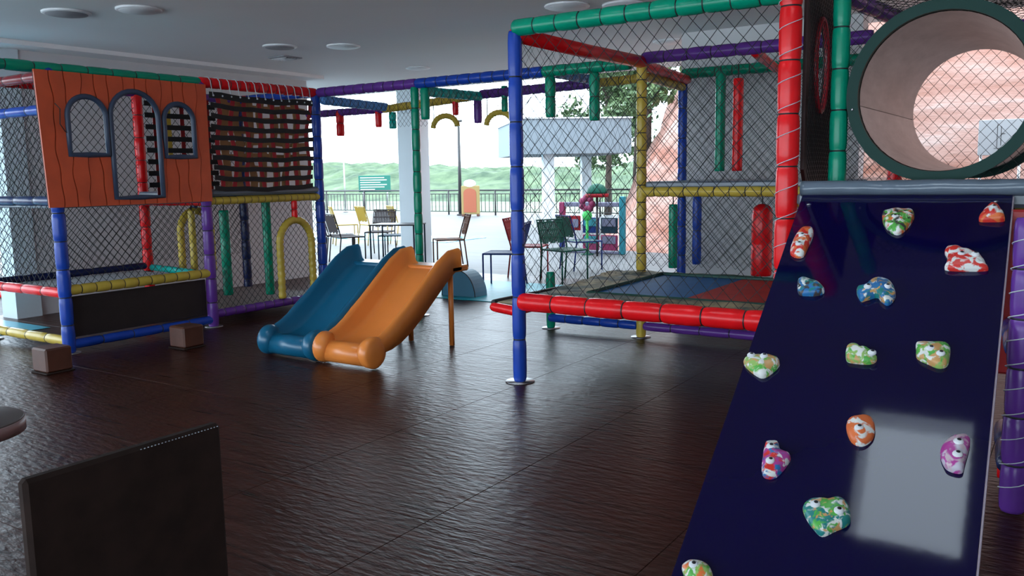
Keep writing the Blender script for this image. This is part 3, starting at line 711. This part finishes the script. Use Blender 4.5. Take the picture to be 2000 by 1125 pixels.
mb = MB(); annulus(mb, 5.04, 5.10, .412, .435); mb.build('rib_ring', RINGM, tn)
for k in (3, 7):
    a = PI * .30 + 2 * PI * k / 8; mb = MB(); mb.ellipsoid((TCX + .435 * math.cos(a), 4.943, TCZ + .435 * math.sin(a)), .008, .005, .008, 8, 5); mb.build('bolt', STEEL, tn)

cw = thing('climbing_wall', (-.7, 3.5, 0), 'sloping navy climbing board with moulded face holds', 'climbing wall')
KS = 1.85; LEN = math.hypot(1, KS)
sd = Vector((0, -KS / LEN, -1 / LEN)); nd = Vector((0, -1 / LEN, KS / LEN))
def wp(u, v, h=0.0): return Vector((u, 4.75, 1.265)) + sd * v + nd * h
VL = 1.262 * LEN
xl = lambda v: -1.257 + .0752 * v; xr = lambda v: -.276 + .034 * v
mb = MB()
V = [wp(xl(0), 0, 0), wp(xr(0), 0, 0), wp(xr(VL), VL - .03, 0), wp(xl(VL), VL - .03, 0)]; V += [p - nd * .03 for p in V]
mb.add(V, [(0, 3, 2, 1), (4, 5, 6, 7), (0, 1, 5, 4), (1, 2, 6, 5), (2, 3, 7, 6), (3, 0, 4, 7)]); mb.build('board', NAVYP, cw)
EDGEM = mat('pale_board_edge', (.35, .28, .33), .5)
mb = MB(); mb.obox((wp(xr(0), 0, -.015) + wp(xr(VL), VL - .03, -.015)) / 2 + Vector((.004, 0, 0)), (1, 0, 0), (wp(xr(VL), VL - .03) - wp(xr(0), 0)).normalized(), nd, .003, (VL - .06) / 2, .014); mb.build('edge_band', EDGEM, cw)
for (u, v) in ((-1.2, .10), (-.34, .065)):
    mb = MB(); mb.ellipsoid(wp(u, v, .001), .012, .012, .006, 8, 5); mb.build('bolt', STEEL, cw)
W_, O_, R_, G_, T_, B_, P_, K_, LG, TN = (.78, .78, .74), (.75, .16, .04), (.68, .03, .02), (.09, .42, .06), (.01, .20, .19), (.02, .16, .40), (.45, .05, .30), (.05, .04, .04), (.30, .50, .12), (.62, .33, .12)
HOLDS = [
 ([(-.817,.222),(-.81,.175),(-.752,.161),(-.692,.17),(-.673,.219),(-.68,.294),(-.699,.354),(-.724,.381),(-.765,.349),(-.798,.291)], [(-.75,.27)], W_, [O_, G_, K_], 'white hold with green and orange splashes and a sleepy face'),
 ([(-.394,.245),(-.381,.167),(-.362,.119),(-.346,.106),(-.316,.144),(-.292,.217),(-.294,.245),(-.34,.251)], [(-.34,.178)], W_, [O_, R_], 'orange and white triangular hold at the top corner'),
 ([(-1.179,.555),(-1.185,.436),(-1.172,.358),(-1.144,.341),(-1.111,.371),(-1.103,.447),(-1.104,.521),(-1.106,.594),(-1.134,.608),(-1.163,.591)], [(-1.144,.457),(-1.14,.535)], O_, [R_, W_], 'orange bean-shaped hold by the board edge'),
 ([(-.501,.526),(-.494,.485),(-.468,.481),(-.425,.508),(-.377,.531),(-.349,.562),(-.328,.618),(-.328,.652),(-.472,.661),(-.482,.63),(-.481,.578)], [(-.428,.577),(-.374,.577)], R_, [R_, W_], 'red and white fish-shaped hold'),
 ([(-1.078,.813),(-1.069,.79),(-1.042,.797),(-.993,.816),(-.965,.842),(-.945,.868),(-.959,.899),(-1.007,.91),(-1.053,.9)], [], W_, [T_, B_, K_], 'small teal and white hold without eyes'),
 ([(-.811,.852),(-.778,.81),(-.761,.77),(-.729,.758),(-.684,.782),(-.661,.824),(-.647,.884),(-.664,.942),(-.693,.925),(-.719,.892),(-.755,.914),(-.78,.925)], [(-.762,.859),(-.683,.851)], B_, [B_, T_, W_, TN], 'blue hold arched like a frog'),
 ([(-1.147,1.426),(-1.147,1.388),(-1.102,1.369),(-1.032,1.365),(-1.006,1.395),(-1.012,1.438),(-1.045,1.493),(-1.088,1.478)], [(-1.121,1.398),(-1.068,1.395)], LG, [G_, TN, W_], 'green and tan shield-shaped hold at the board edge'),
 ([(-.768,1.274),(-.761,1.245),(-.738,1.238),(-.712,1.265),(-.684,1.263),(-.645,1.302),(-.662,1.338),(-.733,1.343),(-.757,1.327)], [(-.661,1.308)], TN, [G_, W_, LG], 'tan and green one-eyed hold'),
 ([(-.512,1.234),(-.515,1.193),(-.463,1.181),(-.401,1.19),(-.391,1.254),(-.394,1.306),(-.421,1.323),(-.461,1.304),(-.502,1.278)], [(-.457,1.249),(-.419,1.274)], LG, [G_, TN, W_], 'green and tan blocky hold'),
 ([(-.675,1.721),(-.673,1.675),(-.641,1.652),(-.6,1.654),(-.579,1.701),(-.58,1.757),(-.606,1.793),(-.644,1.782)], [(-.626,1.736)], O_, [W_, O_], 'round orange hold with a white brow'),
 ([(-.931,1.88),(-.928,1.849),(-.894,1.844),(-.872,1.883),(-.832,1.902),(-.833,1.945),(-.851,2.003),(-.876,2.022),(-.904,2.01),(-.921,1.945)], [(-.901,1.896),(-.884,1.965)], P_, [R_, B_, W_], 'purple, red and blue hold'),
 ([(-.731,2.128),(-.713,2.089),(-.68,2.079),(-.656,2.079),(-.63,2.056),(-.598,2.074),(-.579,2.121),(-.578,2.157),(-.613,2.195),(-.646,2.226),(-.679,2.204),(-.712,2.166)], [(-.688,2.126),(-.611,2.134)], T_, [T_, W_, G_, TN], 'large teal and green lumpy hold'),
 ([(-.356,1.77),(-.343,1.714),(-.301,1.678),(-.281,1.679),(-.272,1.709),(-.277,1.802),(-.282,1.848),(-.32,1.847),(-.343,1.818)], [(-.304,1.737),(-.3,1.796)], (.55, .50, .58), [P_, (.6, .45, .5)], 'pale pink and grey hold'),
 ([(-1.036,2.487),(-1.029,2.454),(-1.0,2.441),(-.963,2.443),(-.939,2.467),(-.932,2.491),(-.95,2.522),(-.992,2.526)], [(-.996,2.475)], LG, [O_, W_, G_], 'green and orange ring-shaped hold near the floor')]
for i, (poly, eyes, base, cols, lab) in enumerate(HOLDS):
    n = len(poly); cu = sum(p[0] for p in poly) / n; cv = sum(p[1] for p in poly) / n
    # smooth the outline (Catmull-Rom)
    out = []
    for k in range(n):
        p0, p1, p2, p3 = (Vector((*poly[(k + q) % n], 0)) for q in (-1, 0, 1, 2))
        for t_ in (0, .25, .5, .75):
            out.append(.5 * ((2 * p1) + (p2 - p0) * t_ + (2 * p0 - 5 * p1 + 4 * p2 - p3) * t_ ** 2 + (3 * p1 - p0 - 3 * p2 + p3) * t_ ** 3))
    mb = MB(); N = len(out); V = []; hh = .034
    prof = [(1.0, 0.0), (1.0, .012), (.95, .022), (.82, .030), (.6, .036), (.35, .040), (.12, .041)]
    for (s_, z_) in prof:
        for k, p in enumerate(out):
            u = cu + (p.x - cu) * s_; v = cv + (p.y - cv) * s_
            V.append(wp(u, v, z_ + (.007 * noise.noise(Vector((u * 28, v * 28, i))) if z_ > .015 else 0)))
    F = [(q * N + k, q * N + (k + 1) % N, (q + 1) * N + (k + 1) % N, (q + 1) * N + k) for q in range(len(prof) - 1) for k in range(N)]
    F.append(tuple((len(prof) - 1) * N + k for k in range(N)))
    mb.add(V, F, 0, True)
    h_ = mb.build('climbing_hold', splat_material('hold_paint_%d' % i, base, cols, i + 1), cw); h_['label'] = lab
    rot = Matrix((Vector((1, 0, 0)), nd.cross(Vector((1, 0, 0))), nd)).transposed()
    for (u, v) in eyes:
        mb = MB(); mb.ellipsoid(wp(u, v, .037), .017, .017, .010, 12, 7, 0, rot); mb.ellipsoid(wp(u + .002, v - .003, .0445), .008, .008, .004, 8, 5, 1, rot)
        e_ = mb.build('eye', [WHITEP, BLACKP], h_)
# side gear right of the climbing wall
sg = thing('laced_post', (-.1, 4.3, 0), 'purple laced padded post with red board beside the climbing wall', 'padded post')
foam('post', (-.165, 3.92, .006), (-.165, 3.92, 1.20), PUR, sg, .052, .2); lacing((-.165, 3.92, .05), (-.165, 3.92, 1.15), .055, 11, sg)
mb = MB(); mb.bbox(-.33, .5, 4.62, 4.66, .42, 1.2, .01); mb.build('red_board', mat('red_painted_board', (.38, .012, .014), .45, var=.1), sg)
foam('coupling_bar', (-.19, 4.0, .66), (-.24, 4.6, .66), BLU, sg, .045, .3); foam('coupling_bar', (-.19, 4.0, .17), (-.24, 4.6, .17), NAVY, sg, .05, .25)
foam('foot_pad', (-.24, 4.2, .09), (.4, 4.2, .09), RED, sg, .05, .2)

# ------------------------------------------------------------------ small indoor things
t = thing('side_table', (-2.545, 1.06, 0), 'round brown side table top at the picture edge', 'table')
TTOP = mat('brown_table_top', (.085, .06, .055), .5, var=.1); TEDGE = mat('pinkish_table_edge', (.26, .14, .13), .4)
mb = MB(); mb.rings([(0, 0, .715), (0, 0, .75)], [.175, .175], 48, 1); mb.rings([(0, 0, .7501), (0, 0, .754)], [.173, .168], 48, 0); lpart(mb, 'table_top', [TTOP, TEDGE], t)
mb = MB(); mb.rings([(-.15, -.11, .02), (-.15, -.11, .715)], .018, 12); lpart(mb, 'column', BLACKM, t)
mb = MB(); mb.rings([(-.08, -.06, .001), (-.08, -.06, .02)], [.17, .16], 24); lpart(mb, 'base', BLACKM, t)
t = thing('reflected_silhouette', (-1.62, 1.0, 0), 'added dark brown screen with white stitched top edge', 'silhouette')  # stands in for a dark furniture silhouette reflected in glass
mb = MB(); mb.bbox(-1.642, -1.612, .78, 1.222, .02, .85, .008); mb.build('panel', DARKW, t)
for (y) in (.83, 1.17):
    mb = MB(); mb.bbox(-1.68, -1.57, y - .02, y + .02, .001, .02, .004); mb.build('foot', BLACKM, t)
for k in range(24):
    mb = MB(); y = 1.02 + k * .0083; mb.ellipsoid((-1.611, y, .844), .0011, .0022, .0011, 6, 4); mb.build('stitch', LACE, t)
def block(x, y, label):  # solid stand-ins for reflected table legs, set on the floor
    t = thing('reflected_table_leg', (x, y, 0), label, 'table-leg stand-in', 'brown table-leg stand-ins'); mb = MB(); mb.bbox(-.10, .10, -.10, .10, .012, .19, .012); lpart(mb, 'body', BROWNW, t)
    mb = MB(); mb.bbox(-.11, .11, -.11, .11, .0005, .012, .004); lpart(mb, 'base_plate', DARKW, t)
block(-6.25, 4.45, 'brown stand-in block for a reflected table leg in front of the tower')
block(-6.35, 3.36, 'brown stand-in block for a reflected table leg before the blue tower post')
GLAREMAT = mat('turquoise_side_glare', (0.06, 0.40, 0.52), .35, var=.15, vscale=1.5)  # coloured sheet painted in for the bluish glare beside the tower
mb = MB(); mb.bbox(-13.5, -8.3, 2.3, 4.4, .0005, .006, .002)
tag(mb.build('glare_mat', GLAREMAT), 'turquoise mat laid as bluish glare on the floor beside the playhouse tower', 'mat')
t = thing('rocking_toy', (-11.55, 5.3, 0), 'teal hooped toy with a red end on the turquoise side', 'toy')
P = [(-.3, 0, .02)] + [(-.3 + .3 * (1 - math.cos(PI * i / 10)) * .5 * 2 - 0, 0, .03 + .34 * math.sin(PI * i / 10)) for i in range(1, 10)] + [(.3, 0, .03), (.45, 0, .03)]
mb = MB(); mb.rings(P, .035, 10, ref=(0, 1, 0)); lpart(mb, 'hoop', CYAN, t)
mb = MB(); mb.rings([(.42, 0, .04), (.62, 0, .04)], .04, 12); lpart(mb, 'red_end', RED, t)

# ------------------------------------------------------------------ terrace furniture
def chair_proto(m, wm, label, loc, rz):
    """outdoor chair: tube frame, cord seat and woven cord back"""
    t = thing('cafe_chair', loc, label, 'chair', 'terrace cafe chairs', rz)
    w, d, hs_, hb = .21, .21, .42, .80
    for sx in (-1, 1):
        mb = MB(); mb.rings([(sx * w, -d, .001), (sx * w, -d, hs_)], .011, 8); lpart(mb, 'leg', m, t)
        mb = MB(); mb.rings([(sx * w, d + .05, .001), (sx * w, d, hs_)], .011, 8); lpart(mb, 'leg', m, t)
    mb = MB(); mb.rings([(-w, -d, hs_), (w, -d, hs_), (w, d, hs_), (-w, d, hs_)], .011, 8, closed=True, smooth=False); lpart(mb, 'seat_frame', m, t)
    mb = MB()
    for k in range(15): x = -w + .02 + (2 * w - .04) * k / 14; mb.obox((x, 0, hs_ + .004), (1, 0, 0), (0, 1, 0), (0, 0, 1), .011, d, .003)
    lpart(mb, 'seat', wm, t)
    mb = MB(); mb.rings([(-w, d, hs_), (-w, d + .04, hs_ + .16), (-w, d + .11, hb), (w, d + .11, hb), (w, d + .04, hs_ + .16), (w, d, hs_)], .011, 8, smooth=False); lpart(mb, 'back_frame', m, t)
    mb = MB(); dy = Vector((0, .08, hb - hs_ - .1)).normalized()
    for k in range(13):
        x = -w + .025 + (2 * w - .05) * k / 12; top = .0 if k % 4 else .02
        mb.obox((x, d + .075, (hs_ + hb) / 2 + .03), (1, 0, 0), dy, Vector((1, 0, 0)).cross(dy), .0125, .155 - top, .003)
    for k in range(3):
        z = hs_ + .15 + k * .1; mb.obox((0, d + .04 + (z - hs_ - .16) * .3, z), (1, 0, 0), dy, Vector((1, 0, 0)).cross(dy), w, .01, .004)
    lpart(mb, 'woven_back', wm, t)
    return t
DK = mat('dark_bronze_chair_frame', (.014, .010, .010), .6, spec=.2); DKW = mat('taupe_chair_cord', (.048, .038, .040), .8, spec=.2)
BRN = mat('brown_chair_frame', (.075, .028, .015), .6, spec=.2); BRNW = mat('brown_chair_cord', (.12, .050, .030), .8, spec=.2)
TEALF = mat('petrol_chair_frame', (.003, .022, .04), .55, spec=.2); BLUF = mat('blue_chair_frame', (.004, .022, .13), .55, spec=.2)
REDF = mat('red_chair_frame', (.22, .006, .012), .55, spec=.2); GRNF = mat('green_chair_frame', (.0, .065, .042), .55, spec=.2); YELF = mat('yellow_chair_plastic', (.30, .20, .012), .5)
c0 = chair_proto(DK, DKW, 'dark taupe woven chair first from the tower end', (-10.62, 10.72, 0), 2.3)
dup(c0, (-10.18, 10.45, 0), 2.75, 'dark taupe woven chair in the middle of the dark row'); dup(c0, (-10.55, 11.65, 0), .4, 'dark taupe woven chair behind the other two dark ones')
chair_proto(TEALF, TEALF, 'petrol blue chair seen from the side next to the dark woven chairs', (-9.70, 11.05, 0), -1.1)
chair_proto(BRN, BRNW, 'brown woven chair pulled up to the thin-legged table', (-8.20, 10.62, 0), -.75)
chair_proto(BLUF, BLUF, 'blue chair behind the blue cage post', (-6.05, 8.95, .009), -1.2)
chair_proto(REDF, REDF, 'red chair between the blue chair and the teal chair', (-6.35, 10.05, 0), 1.9)
chair_proto(GRNF, GRNF, 'teal green chair nearest the trampoline surround', (-5.60, 9.72, 0), 1.2)
chair_proto(BLUF, GRNF, 'chair with green back and blue legs before the picture panel', (-6.1, 11.1, 0), 2.6)
for (x, y, rz, lb) in ((-12.9, 13.2, 2.5, 'yellow chair behind the dark chairs, closest to the tower'), (-12.3, 13.4, 2.8, 'yellow chair in the middle of the yellow row'), (-11.75, 13.75, 2.6, 'yellow chair at the column end of the yellow row')):
    chair_proto(YELF, YELF, lb, (x, y, 0), rz)
t = thing('cafe_table', (-8.52, 9.80, 0), 'thin dark table on slender metal legs beside the terrace column', 'table', rz=math.radians(20))
mb = MB(); mb.bbox(-.36, .36, -.26, .26, .685, .705, .005); lpart(mb, 'table_top', BLACKM, t)
for sx in (-1, 1):
    for sy in (-1, 1):
        mb = MB(); mb.rings([(sx * .34, sy * .24, .001), (sx * .34, sy * .24, .69)], .013, 8); lpart(mb, 'leg', TEALF, t)
# picture panel (kids' activity frame)
t = thing('activity_panel', (-7.1, 13.4, 0), 'childrens activity frame with four picture tiles and coloured posts', 'activity panel')
MAG = mat('magenta_paint', (.20, .008, .065), .6); LAV = mat('lavender_paint', (.13, .13, .20), .6); TURQ = mat('turquoise_paint', (.008, .17, .22), .6)
mb = MB(); mb.bbox(-7.82, -7.72, 13.38, 13.46, .45, .90, .01); mb.build('post_upper', MAG, t); mb = MB(); mb.bbox(-7.82, -7.74, 13.38, 13.46, .001, .45, .01); mb.build('post_lower', BLUF, t)
mb = MB(); mb.bbox(-6.63, -6.53, 13.38, 13.46, .001, 1.0, .01); mb.build('post_lower', TURQ, t)
mb = MB(); mb.bbox(-7.72, -6.63, 13.39, 13.45, .82, .90, .01); mb.build('top_bar', LAV, t); mb = MB(); mb.bbox(-7.72, -6.63, 13.39, 13.45, .001, .05, .01); mb.build('bottom_bar', LAV, t)
tiles = [(-7.35, .36, [BLUF, TURQ]), (-6.99, .36, [TEALF, LAV]), (-7.35, .06, [MAG, TURQ]), (-6.99, .06, [MAG, LAV])]
for (x, z, ms) in tiles:
    b_ = MB(); b_.bbox(x, x + .32, 13.40, 13.43, z, z + .27, .008); o_ = b_.build('picture_tile', ms[0], t)
    b_ = MB(); b_.bbox(x + .03, x + .29, 13.388, 13.402, z + .12, z + .25, .004); b_.build('tile_print', ms[1], o_)
b_ = MB(); b_.bbox(-7.70, -7.40, 13.40, 13.43, .40, .66, .008); o_ = b_.build('picture_tile', REDF, t); b_ = MB(); b_.bbox(-7.55, -7.43, 13.388, 13.402, .45, .60, .004); b_.build('tile_print', LAV, o_)
t = thing('flower_toy', (-7.15, 13.2, 0), 'toy flower with magenta petals and green stem before the activity frame', 'toy')
mb = MB(); mb.rings([(0, 0, .01), (0, 0, .78)], .025, 8); mb.ellipsoid((0, 0, .68), .10, .05, .10, 10, 6); lpart(mb, 'stem', mat('leaf_green_plastic', (.05, .5, .10), .5), t)
for k in range(7):
    a = 2 * PI * k / 7; mb = MB(); mb.ellipsoid((.10 * math.cos(a), 0, .88 + .10 * math.sin(a)), .065, .035, .065, 10, 6); lpart(mb, 'petal', MAG, t)
mb = MB(); mb.rings([(0, 0, .0005), (0, 0, .012)], [.12, .11], 16); lpart(mb, 'base', GRNF, t)
t = thing('domed_toy_roof', (-6.85, 13.0, 0), 'green domed toy roof with red rim on a slim post', 'toy')
mb = MB(); mb.rings([(0, 0, 1.06 + .17 * math.sin(PI / 2 * i / 8)) for i in range(9)], [.17 * math.cos(PI / 2 * i / 8) + .01 for i in range(9)], 20); lpart(mb, 'dome', GRNF, t)
mb = MB(); mb.rings([(0, 0, 1.0), (0, 0, 1.06)], [.20, .20], 20); lpart(mb, 'rim', REDF, t)
mb = MB(); mb.rings([(0, 0, .001), (0, 0, 1.01)], .02, 8); lpart(mb, 'post', BLACKM, t)

# railing along the terrace edge
def railing(name, p0, p1, hgt, label, nb, npst):
    p0, p1 = Vector(p0), Vector(p1); d = p1 - p0; L = d.length; t = thing(name, p0, label, 'railing', rz=math.atan2(d.y, d.x))
    mb = MB(); mb.rings([(0, 0, hgt), (L, 0, hgt)], .03, 6); lpart(mb, 'top_rail', BLACKM, t)
    for z in (hgt - .13, .12): mb = MB(); mb.rings([(0, 0, z), (L, 0, z)], .016, 6); lpart(mb, 'rail', BLACKM, t)
    me = None
    for k in range(nb):
        if me is None: mb = MB(); mb.rings([(0, 0, .12), (0, 0, hgt - .13)], .013, 5, caps=False); o = lpart(mb, 'bar', BLACKM, t); me = o.data
        else: o = bpy.data.objects.new('bar', me); COL.objects.link(o); o.parent = t
        o.location = (L * (k + .5) / nb, 0, 0)
    for k in range(npst + 1):
        mb = MB(); mb.rings([(L * k / npst, 0, .001), (L * k / npst, 0, hgt)], .032, 6); lpart(mb, 'post', BLACKM, t)
railing('railing', (-27.5, 25, -.004), (-11.0, 25, -.004), .88, 'black metal bar railing along the terrace edge before the hills', 96, 8)
railing('railing', (-24, 7.0, -.004), (-24, 13.5, -.004), .95, 'short dark railing at the side opening before the white block', 34, 3)
t = thing('lamp_post', (-18.42, 24.6, 0), 'tall thin dark lamp post rising behind the railing', 'lamp post')
mb = MB(); mb.rings([(0, 0, 0), (0, 0, 3.3)], [.07, .045], 8); lpart(mb, 'pole', BLACKM, t); mb = MB(); mb.rings([(-.14, 0, 3.3), (.14, 0, 3.3)], .04, 8); lpart(mb, 'lamp_head', BLACKM, t); mb = MB(); mb.rings([(0, 0, 0), (0, 0, .05)], .14, 12); lpart(mb, 'base', BLACKM, t)
t = thing('thin_pole', (-25.0, 25.6, 0), 'slender grey pole standing near the green sign', 'pole'); mb = MB(); mb.rings([(0, 0, 0), (0, 0, 2.1)], .03, 6); lpart(mb, 'shaft', STEEL, t); mb = MB(); mb.rings([(0, 0, 0), (0, 0, .04)], .1, 10); lpart(mb, 'base', STEEL, t)
t = thing('green_sign', (-23.1, 25.3, 0), 'green notice board with white lines of writing on two posts', 'sign', rz=math.radians(20))
SG = mat('sign_green', (.0, .12, .085), .6)
mb = MB(); mb.bbox(-.66, .66, -.03, .03, .82, 1.46, .01); lpart(mb, 'board', SG, t)
for k in range(6):
    mb = MB(); w = (.5, .55, .42, .55, .5, .3)[k]; mb.box(-.58, -.58 + 2 * w, -.036, -.030, 1.36 - k * .09, 1.39 - k * .09); lpart(mb, 'text_line', WHITEP, t)
for sx in (-.5, .5): mb = MB(); mb.rings([(sx, .05, 0), (sx, .05, 1.4)], .03, 8); lpart(mb, 'post', STEEL, t)
# yellow board with an orange rounded centre
t = thing('play_board', (-17.7, 24.2, 0), 'yellow upright board with rounded orange centre by the railing', 'board', rz=math.radians(30))
YB_ = mat('pale_yellow_board', (.26, .185, .06), .5); OB_ = mat('coral_orange_board', (.30, .075, .033), .5)
mb = MB(); mb.bbox(-.30, .34, -.03, .03, .06, 1.05, .02); lpart(mb, 'back_board', YB_, t)
V = [(.0 + .22 * math.cos(a), -.045, .80 + .16 * math.sin(a)) for a in [PI * k / 14 for k in range(15)]] + [(-.22, -.045, .13), (.22, -.045, .13)]
V2 = [(x, -.028, z) for (x, y, z) in V]; n = len(V); mb = MB(); mb.add(V + V2, [tuple(range(n)), tuple(range(2 * n - 1, n - 1, -1))] + [(k, n + k, n + (k + 1) % n, (k + 1) % n) for k in range(n)]); lpart(mb, 'orange_panel', OB_, t)
mb = MB(); mb.ellipsoid((0, 0, 1.12), .22, .06, .14, 12, 8); lpart(mb, 'white_top', WHITEP, t)
for sx in (-.24, .28): mb = MB(); mb.bbox(sx - .05, sx + .05, -.14, .14, 0, .07, .01); lpart(mb, 'foot', BROWNW, t)
# swimming pool strip
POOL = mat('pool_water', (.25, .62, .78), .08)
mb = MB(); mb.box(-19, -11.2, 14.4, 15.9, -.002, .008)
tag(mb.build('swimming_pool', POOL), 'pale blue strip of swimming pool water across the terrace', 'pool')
# white flat-roofed pavilion
d1 = Vector((-.675, .761, 0)).normalized(); d2 = Vector((d1.y, -d1.x, 0)); P0 = Vector((-10.75, 16.7, 0))
pv = thing('pavilion', P0, 'white flat-roofed pavilion on a slim column beyond the terrace', 'pavilion')
PVW = mat('pale_blue_render', (.165, .205, .235), .7); PVC = mat('grey_coping', (.45, .47, .5), .6)
c_ = P0 + d2 * 1.3 + d1 * 2.0 + Vector((0, 0, 2.26))
mb = MB(); mb.obox(c_, d2, d1, (0, 0, 1), 1.3, 2.0, .40); mb.build('roof_slab', PVW, pv)
mb = MB(); mb.obox(c_ + Vector((0, 0, .41)), d2, d1, (0, 0, 1), 1.33, 2.03, .018); mb.build('coping', PVC, pv)
for (a, b) in ((.72, .5), (2.35, 3.6)):
    q = P0 + d2 * a + d1 * b; mb = MB(); mb.obox(q + Vector((0, 0, .93)), d2, d1, (0, 0, 1), .13, .13, .93); mb.build('column', COLM, pv)
# far white block at the side opening
t = thing('apartment_block', (-66, 27, -1), 'distant white apartment block seen at the side opening', 'building')
APW = mat('apartment_white', (.75, .75, .76), .7); APG = mat('apartment_window_glass', (.12, .14, .17), .2)
mb = MB(); mb.box(-72, -62, 23, 32, -1.0, 4.2); mb.build('wall', APW, t)
mb = MB(); mb.box(-72.3, -61.7, 22.7, 32.3, 4.2, 4.5); mb.build('roof', PVC, t)
for r_ in range(4):
    for k in range(7):
        y = 23.6 + k * 1.2; z = -.3 + r_ * 1.1; mb = MB(); mb.box(-62.02, -61.95, y, y + .7, z, z + .6); mb.build('window', APG, t)

# ------------------------------------------------------------------ hills, hillside, trees
HILLM = noise_mix_material('bushy_hill_green', (0.018, 0.048, 0.020), (0.095, 0.145, 0.070), 0.35, .9, .35, .65, third=(.17, .20, .14))
def hill(name, x0, x1, y0, y1, nx, ny, fn, m, label, cat):
    mb = MB()
    for i in range(nx + 1):
        for j in range(ny + 1):
            x = x0 + (x1 - x0) * i / nx; y = y0 + (y1 - y0) * j / ny; mb.v.append((x, y, fn(x, y)))
    for i in range(nx):
        for j in range(ny): a = i * (ny + 1) + j; mb.f.append((a, a + ny + 1, a + ny + 2, a + 1)); mb.m.append(0); mb.sm.append(True)
    return tag(mb.build(name, m), label, cat, kind='structure')
def hf(x, y):
    b = min(1, max(0, (y - 62) / 14)); n_ = noise.noise(Vector((x * .05, y * .05, 0)))
    return -.95 + b * (2.9 + 1.3 * n_ + .7 * noise.noise(Vector((x * .3, y * .3, 5))) + .35 * noise.noise(Vector((x * .9, y * .9, 2))) + .5 * noise.noise(Vector((x * .015, 3, 1))))
hill('hill_far', -150, 20, 62, 96, 240, 40, hf, HILLM, 'low bushy green hills beyond the railing', 'hill')
BANKM = noise_mix_material('red_earth_bank', (0.23, 0.085, 0.055), (0.36, 0.215, 0.18), 1.1, .9, .36, .60, third=(.44, .34, .31), bump=.6, stretch=(.5, .5, 2.2))
def bf(x, y):
    e = x + .505 * y; r_ = max(0, e) * 1.75; r_ = min(r_, 7.5); s_ = min(1, max(0, (y - (13.9 if x < -6 else 13.9 - min(2.9, (x + 6) * 1.1))) / 2.6)); s_ = s_ * s_ * (3 - 2 * s_)
    return -.02 + r_ * s_ * (1 + .12 * noise.noise(Vector((x * .6, y * .6, 0)))) + .35 * s_ * min(1, r_) * noise.noise(Vector((x * 1.7, y * 1.7, 3)))
hill('hill_earth_bank', -9.5, 22, 10.8, 24, 130, 72, bf, BANKM, 'steep red earth bank rising outside behind the cage', 'earth bank')
t = thing('white_sign', (-.75, 10.5, 0), 'white board with thin black marks against the red bank, seen through the tunnel', 'sign')
mb = MB(); mb.bbox(-.21, .21, -.012, .012, 1.52, 1.89, .004); lpart(mb, 'board', mat('white_sign_enamel', (.45, .46, .48), .5), t)
for (a, b, c, d) in ((-.035, -.030, 1.60, 1.84), (.0, .005, 1.62, 1.82), (.0, .04, 1.74, 1.745), (-.06, .05, 1.59, 1.594)):
    mb = MB(); mb.box(a, b, -.015, -.012, c, d); lpart(mb, 'marking', BLACKP, t)
for sx in (-.18, .18): mb = MB(); mb.rings([(sx, .03, 0), (sx, .03, 1.88)], .015, 8); lpart(mb, 'post', STEEL, t)
LEAFM = noise_mix_material('tree_leaf_green', (0.025, 0.06, 0.025), (0.14, 0.22, 0.09), 2.0, .6, .35, .65)
def tree(x, y, z0, h, r, label, nleaf=1500, seed=1):
    rnd = random.Random(seed); t = thing('tree', (x, y, z0), label, 'tree', 'trees above the earth bank')
    mb = MB(); mb.rings([(0, 0, -.3), (.05, 0, h * .3), (-.05, .05, h * .6), (.0, 0, h * .85)], [.14, .10, .07, .03], 8)
    for k in range(7):
        a = rnd.uniform(0, 6.28); q = rnd.uniform(.3, .75); e = Vector((math.cos(a) * r * .7, math.sin(a) * r * .7, h * (q + .2)))
        mb.rings([(0, 0, h * q), tuple(e * .6 + Vector((0, 0, h * q * .4))), tuple(e)], [.05, .035, .015], 6)
    lpart(mb, 'trunk', mat('tree_bark', (.07, .05, .04), .9), t)
    mb = MB(); cl = [(Vector((rnd.gauss(0, r * .5), rnd.gauss(0, r * .5), h * rnd.uniform(.30, 1.0))), rnd.uniform(.3, .55) * r) for _ in range(22)]
    for k in range(nleaf):
        c, s_ = rnd.choice(cl); p = c + Vector((rnd.gauss(0, 1), rnd.gauss(0, 1), rnd.gauss(0, .8))) * s_ * .55
        a = Vector((rnd.gauss(0, 1), rnd.gauss(0, 1), rnd.gauss(0, 1))).normalized(); b = a.orthogonal().normalized(); L = rnd.uniform(.07, .14)
        mb.add([p - a * L, p + b * L * .45 + a * L * .1, p + a * L, p - b * L * .45 + a * L * .1], [(0, 1, 2, 3)])
    o = lpart(mb, 'foliage', LEAFM, t); o['kind'] = 'stuff'
for i, (x, y, h, r, lb) in enumerate(((-9.25, 20.2, 4.3, .85, 'leafy tree seen between the yellow and blue cage posts'), (-11.0, 23.4, 5.2, .9, 'leafy tree rising just behind the white pavilion roof'), (-13.4, 26.2, 6.2, 1.0, 'leafy tree farthest behind the blue cage post'))):
    tree(x, y, max(-.1, bf(x, y)), h, r, lb, 4200, i + 3)
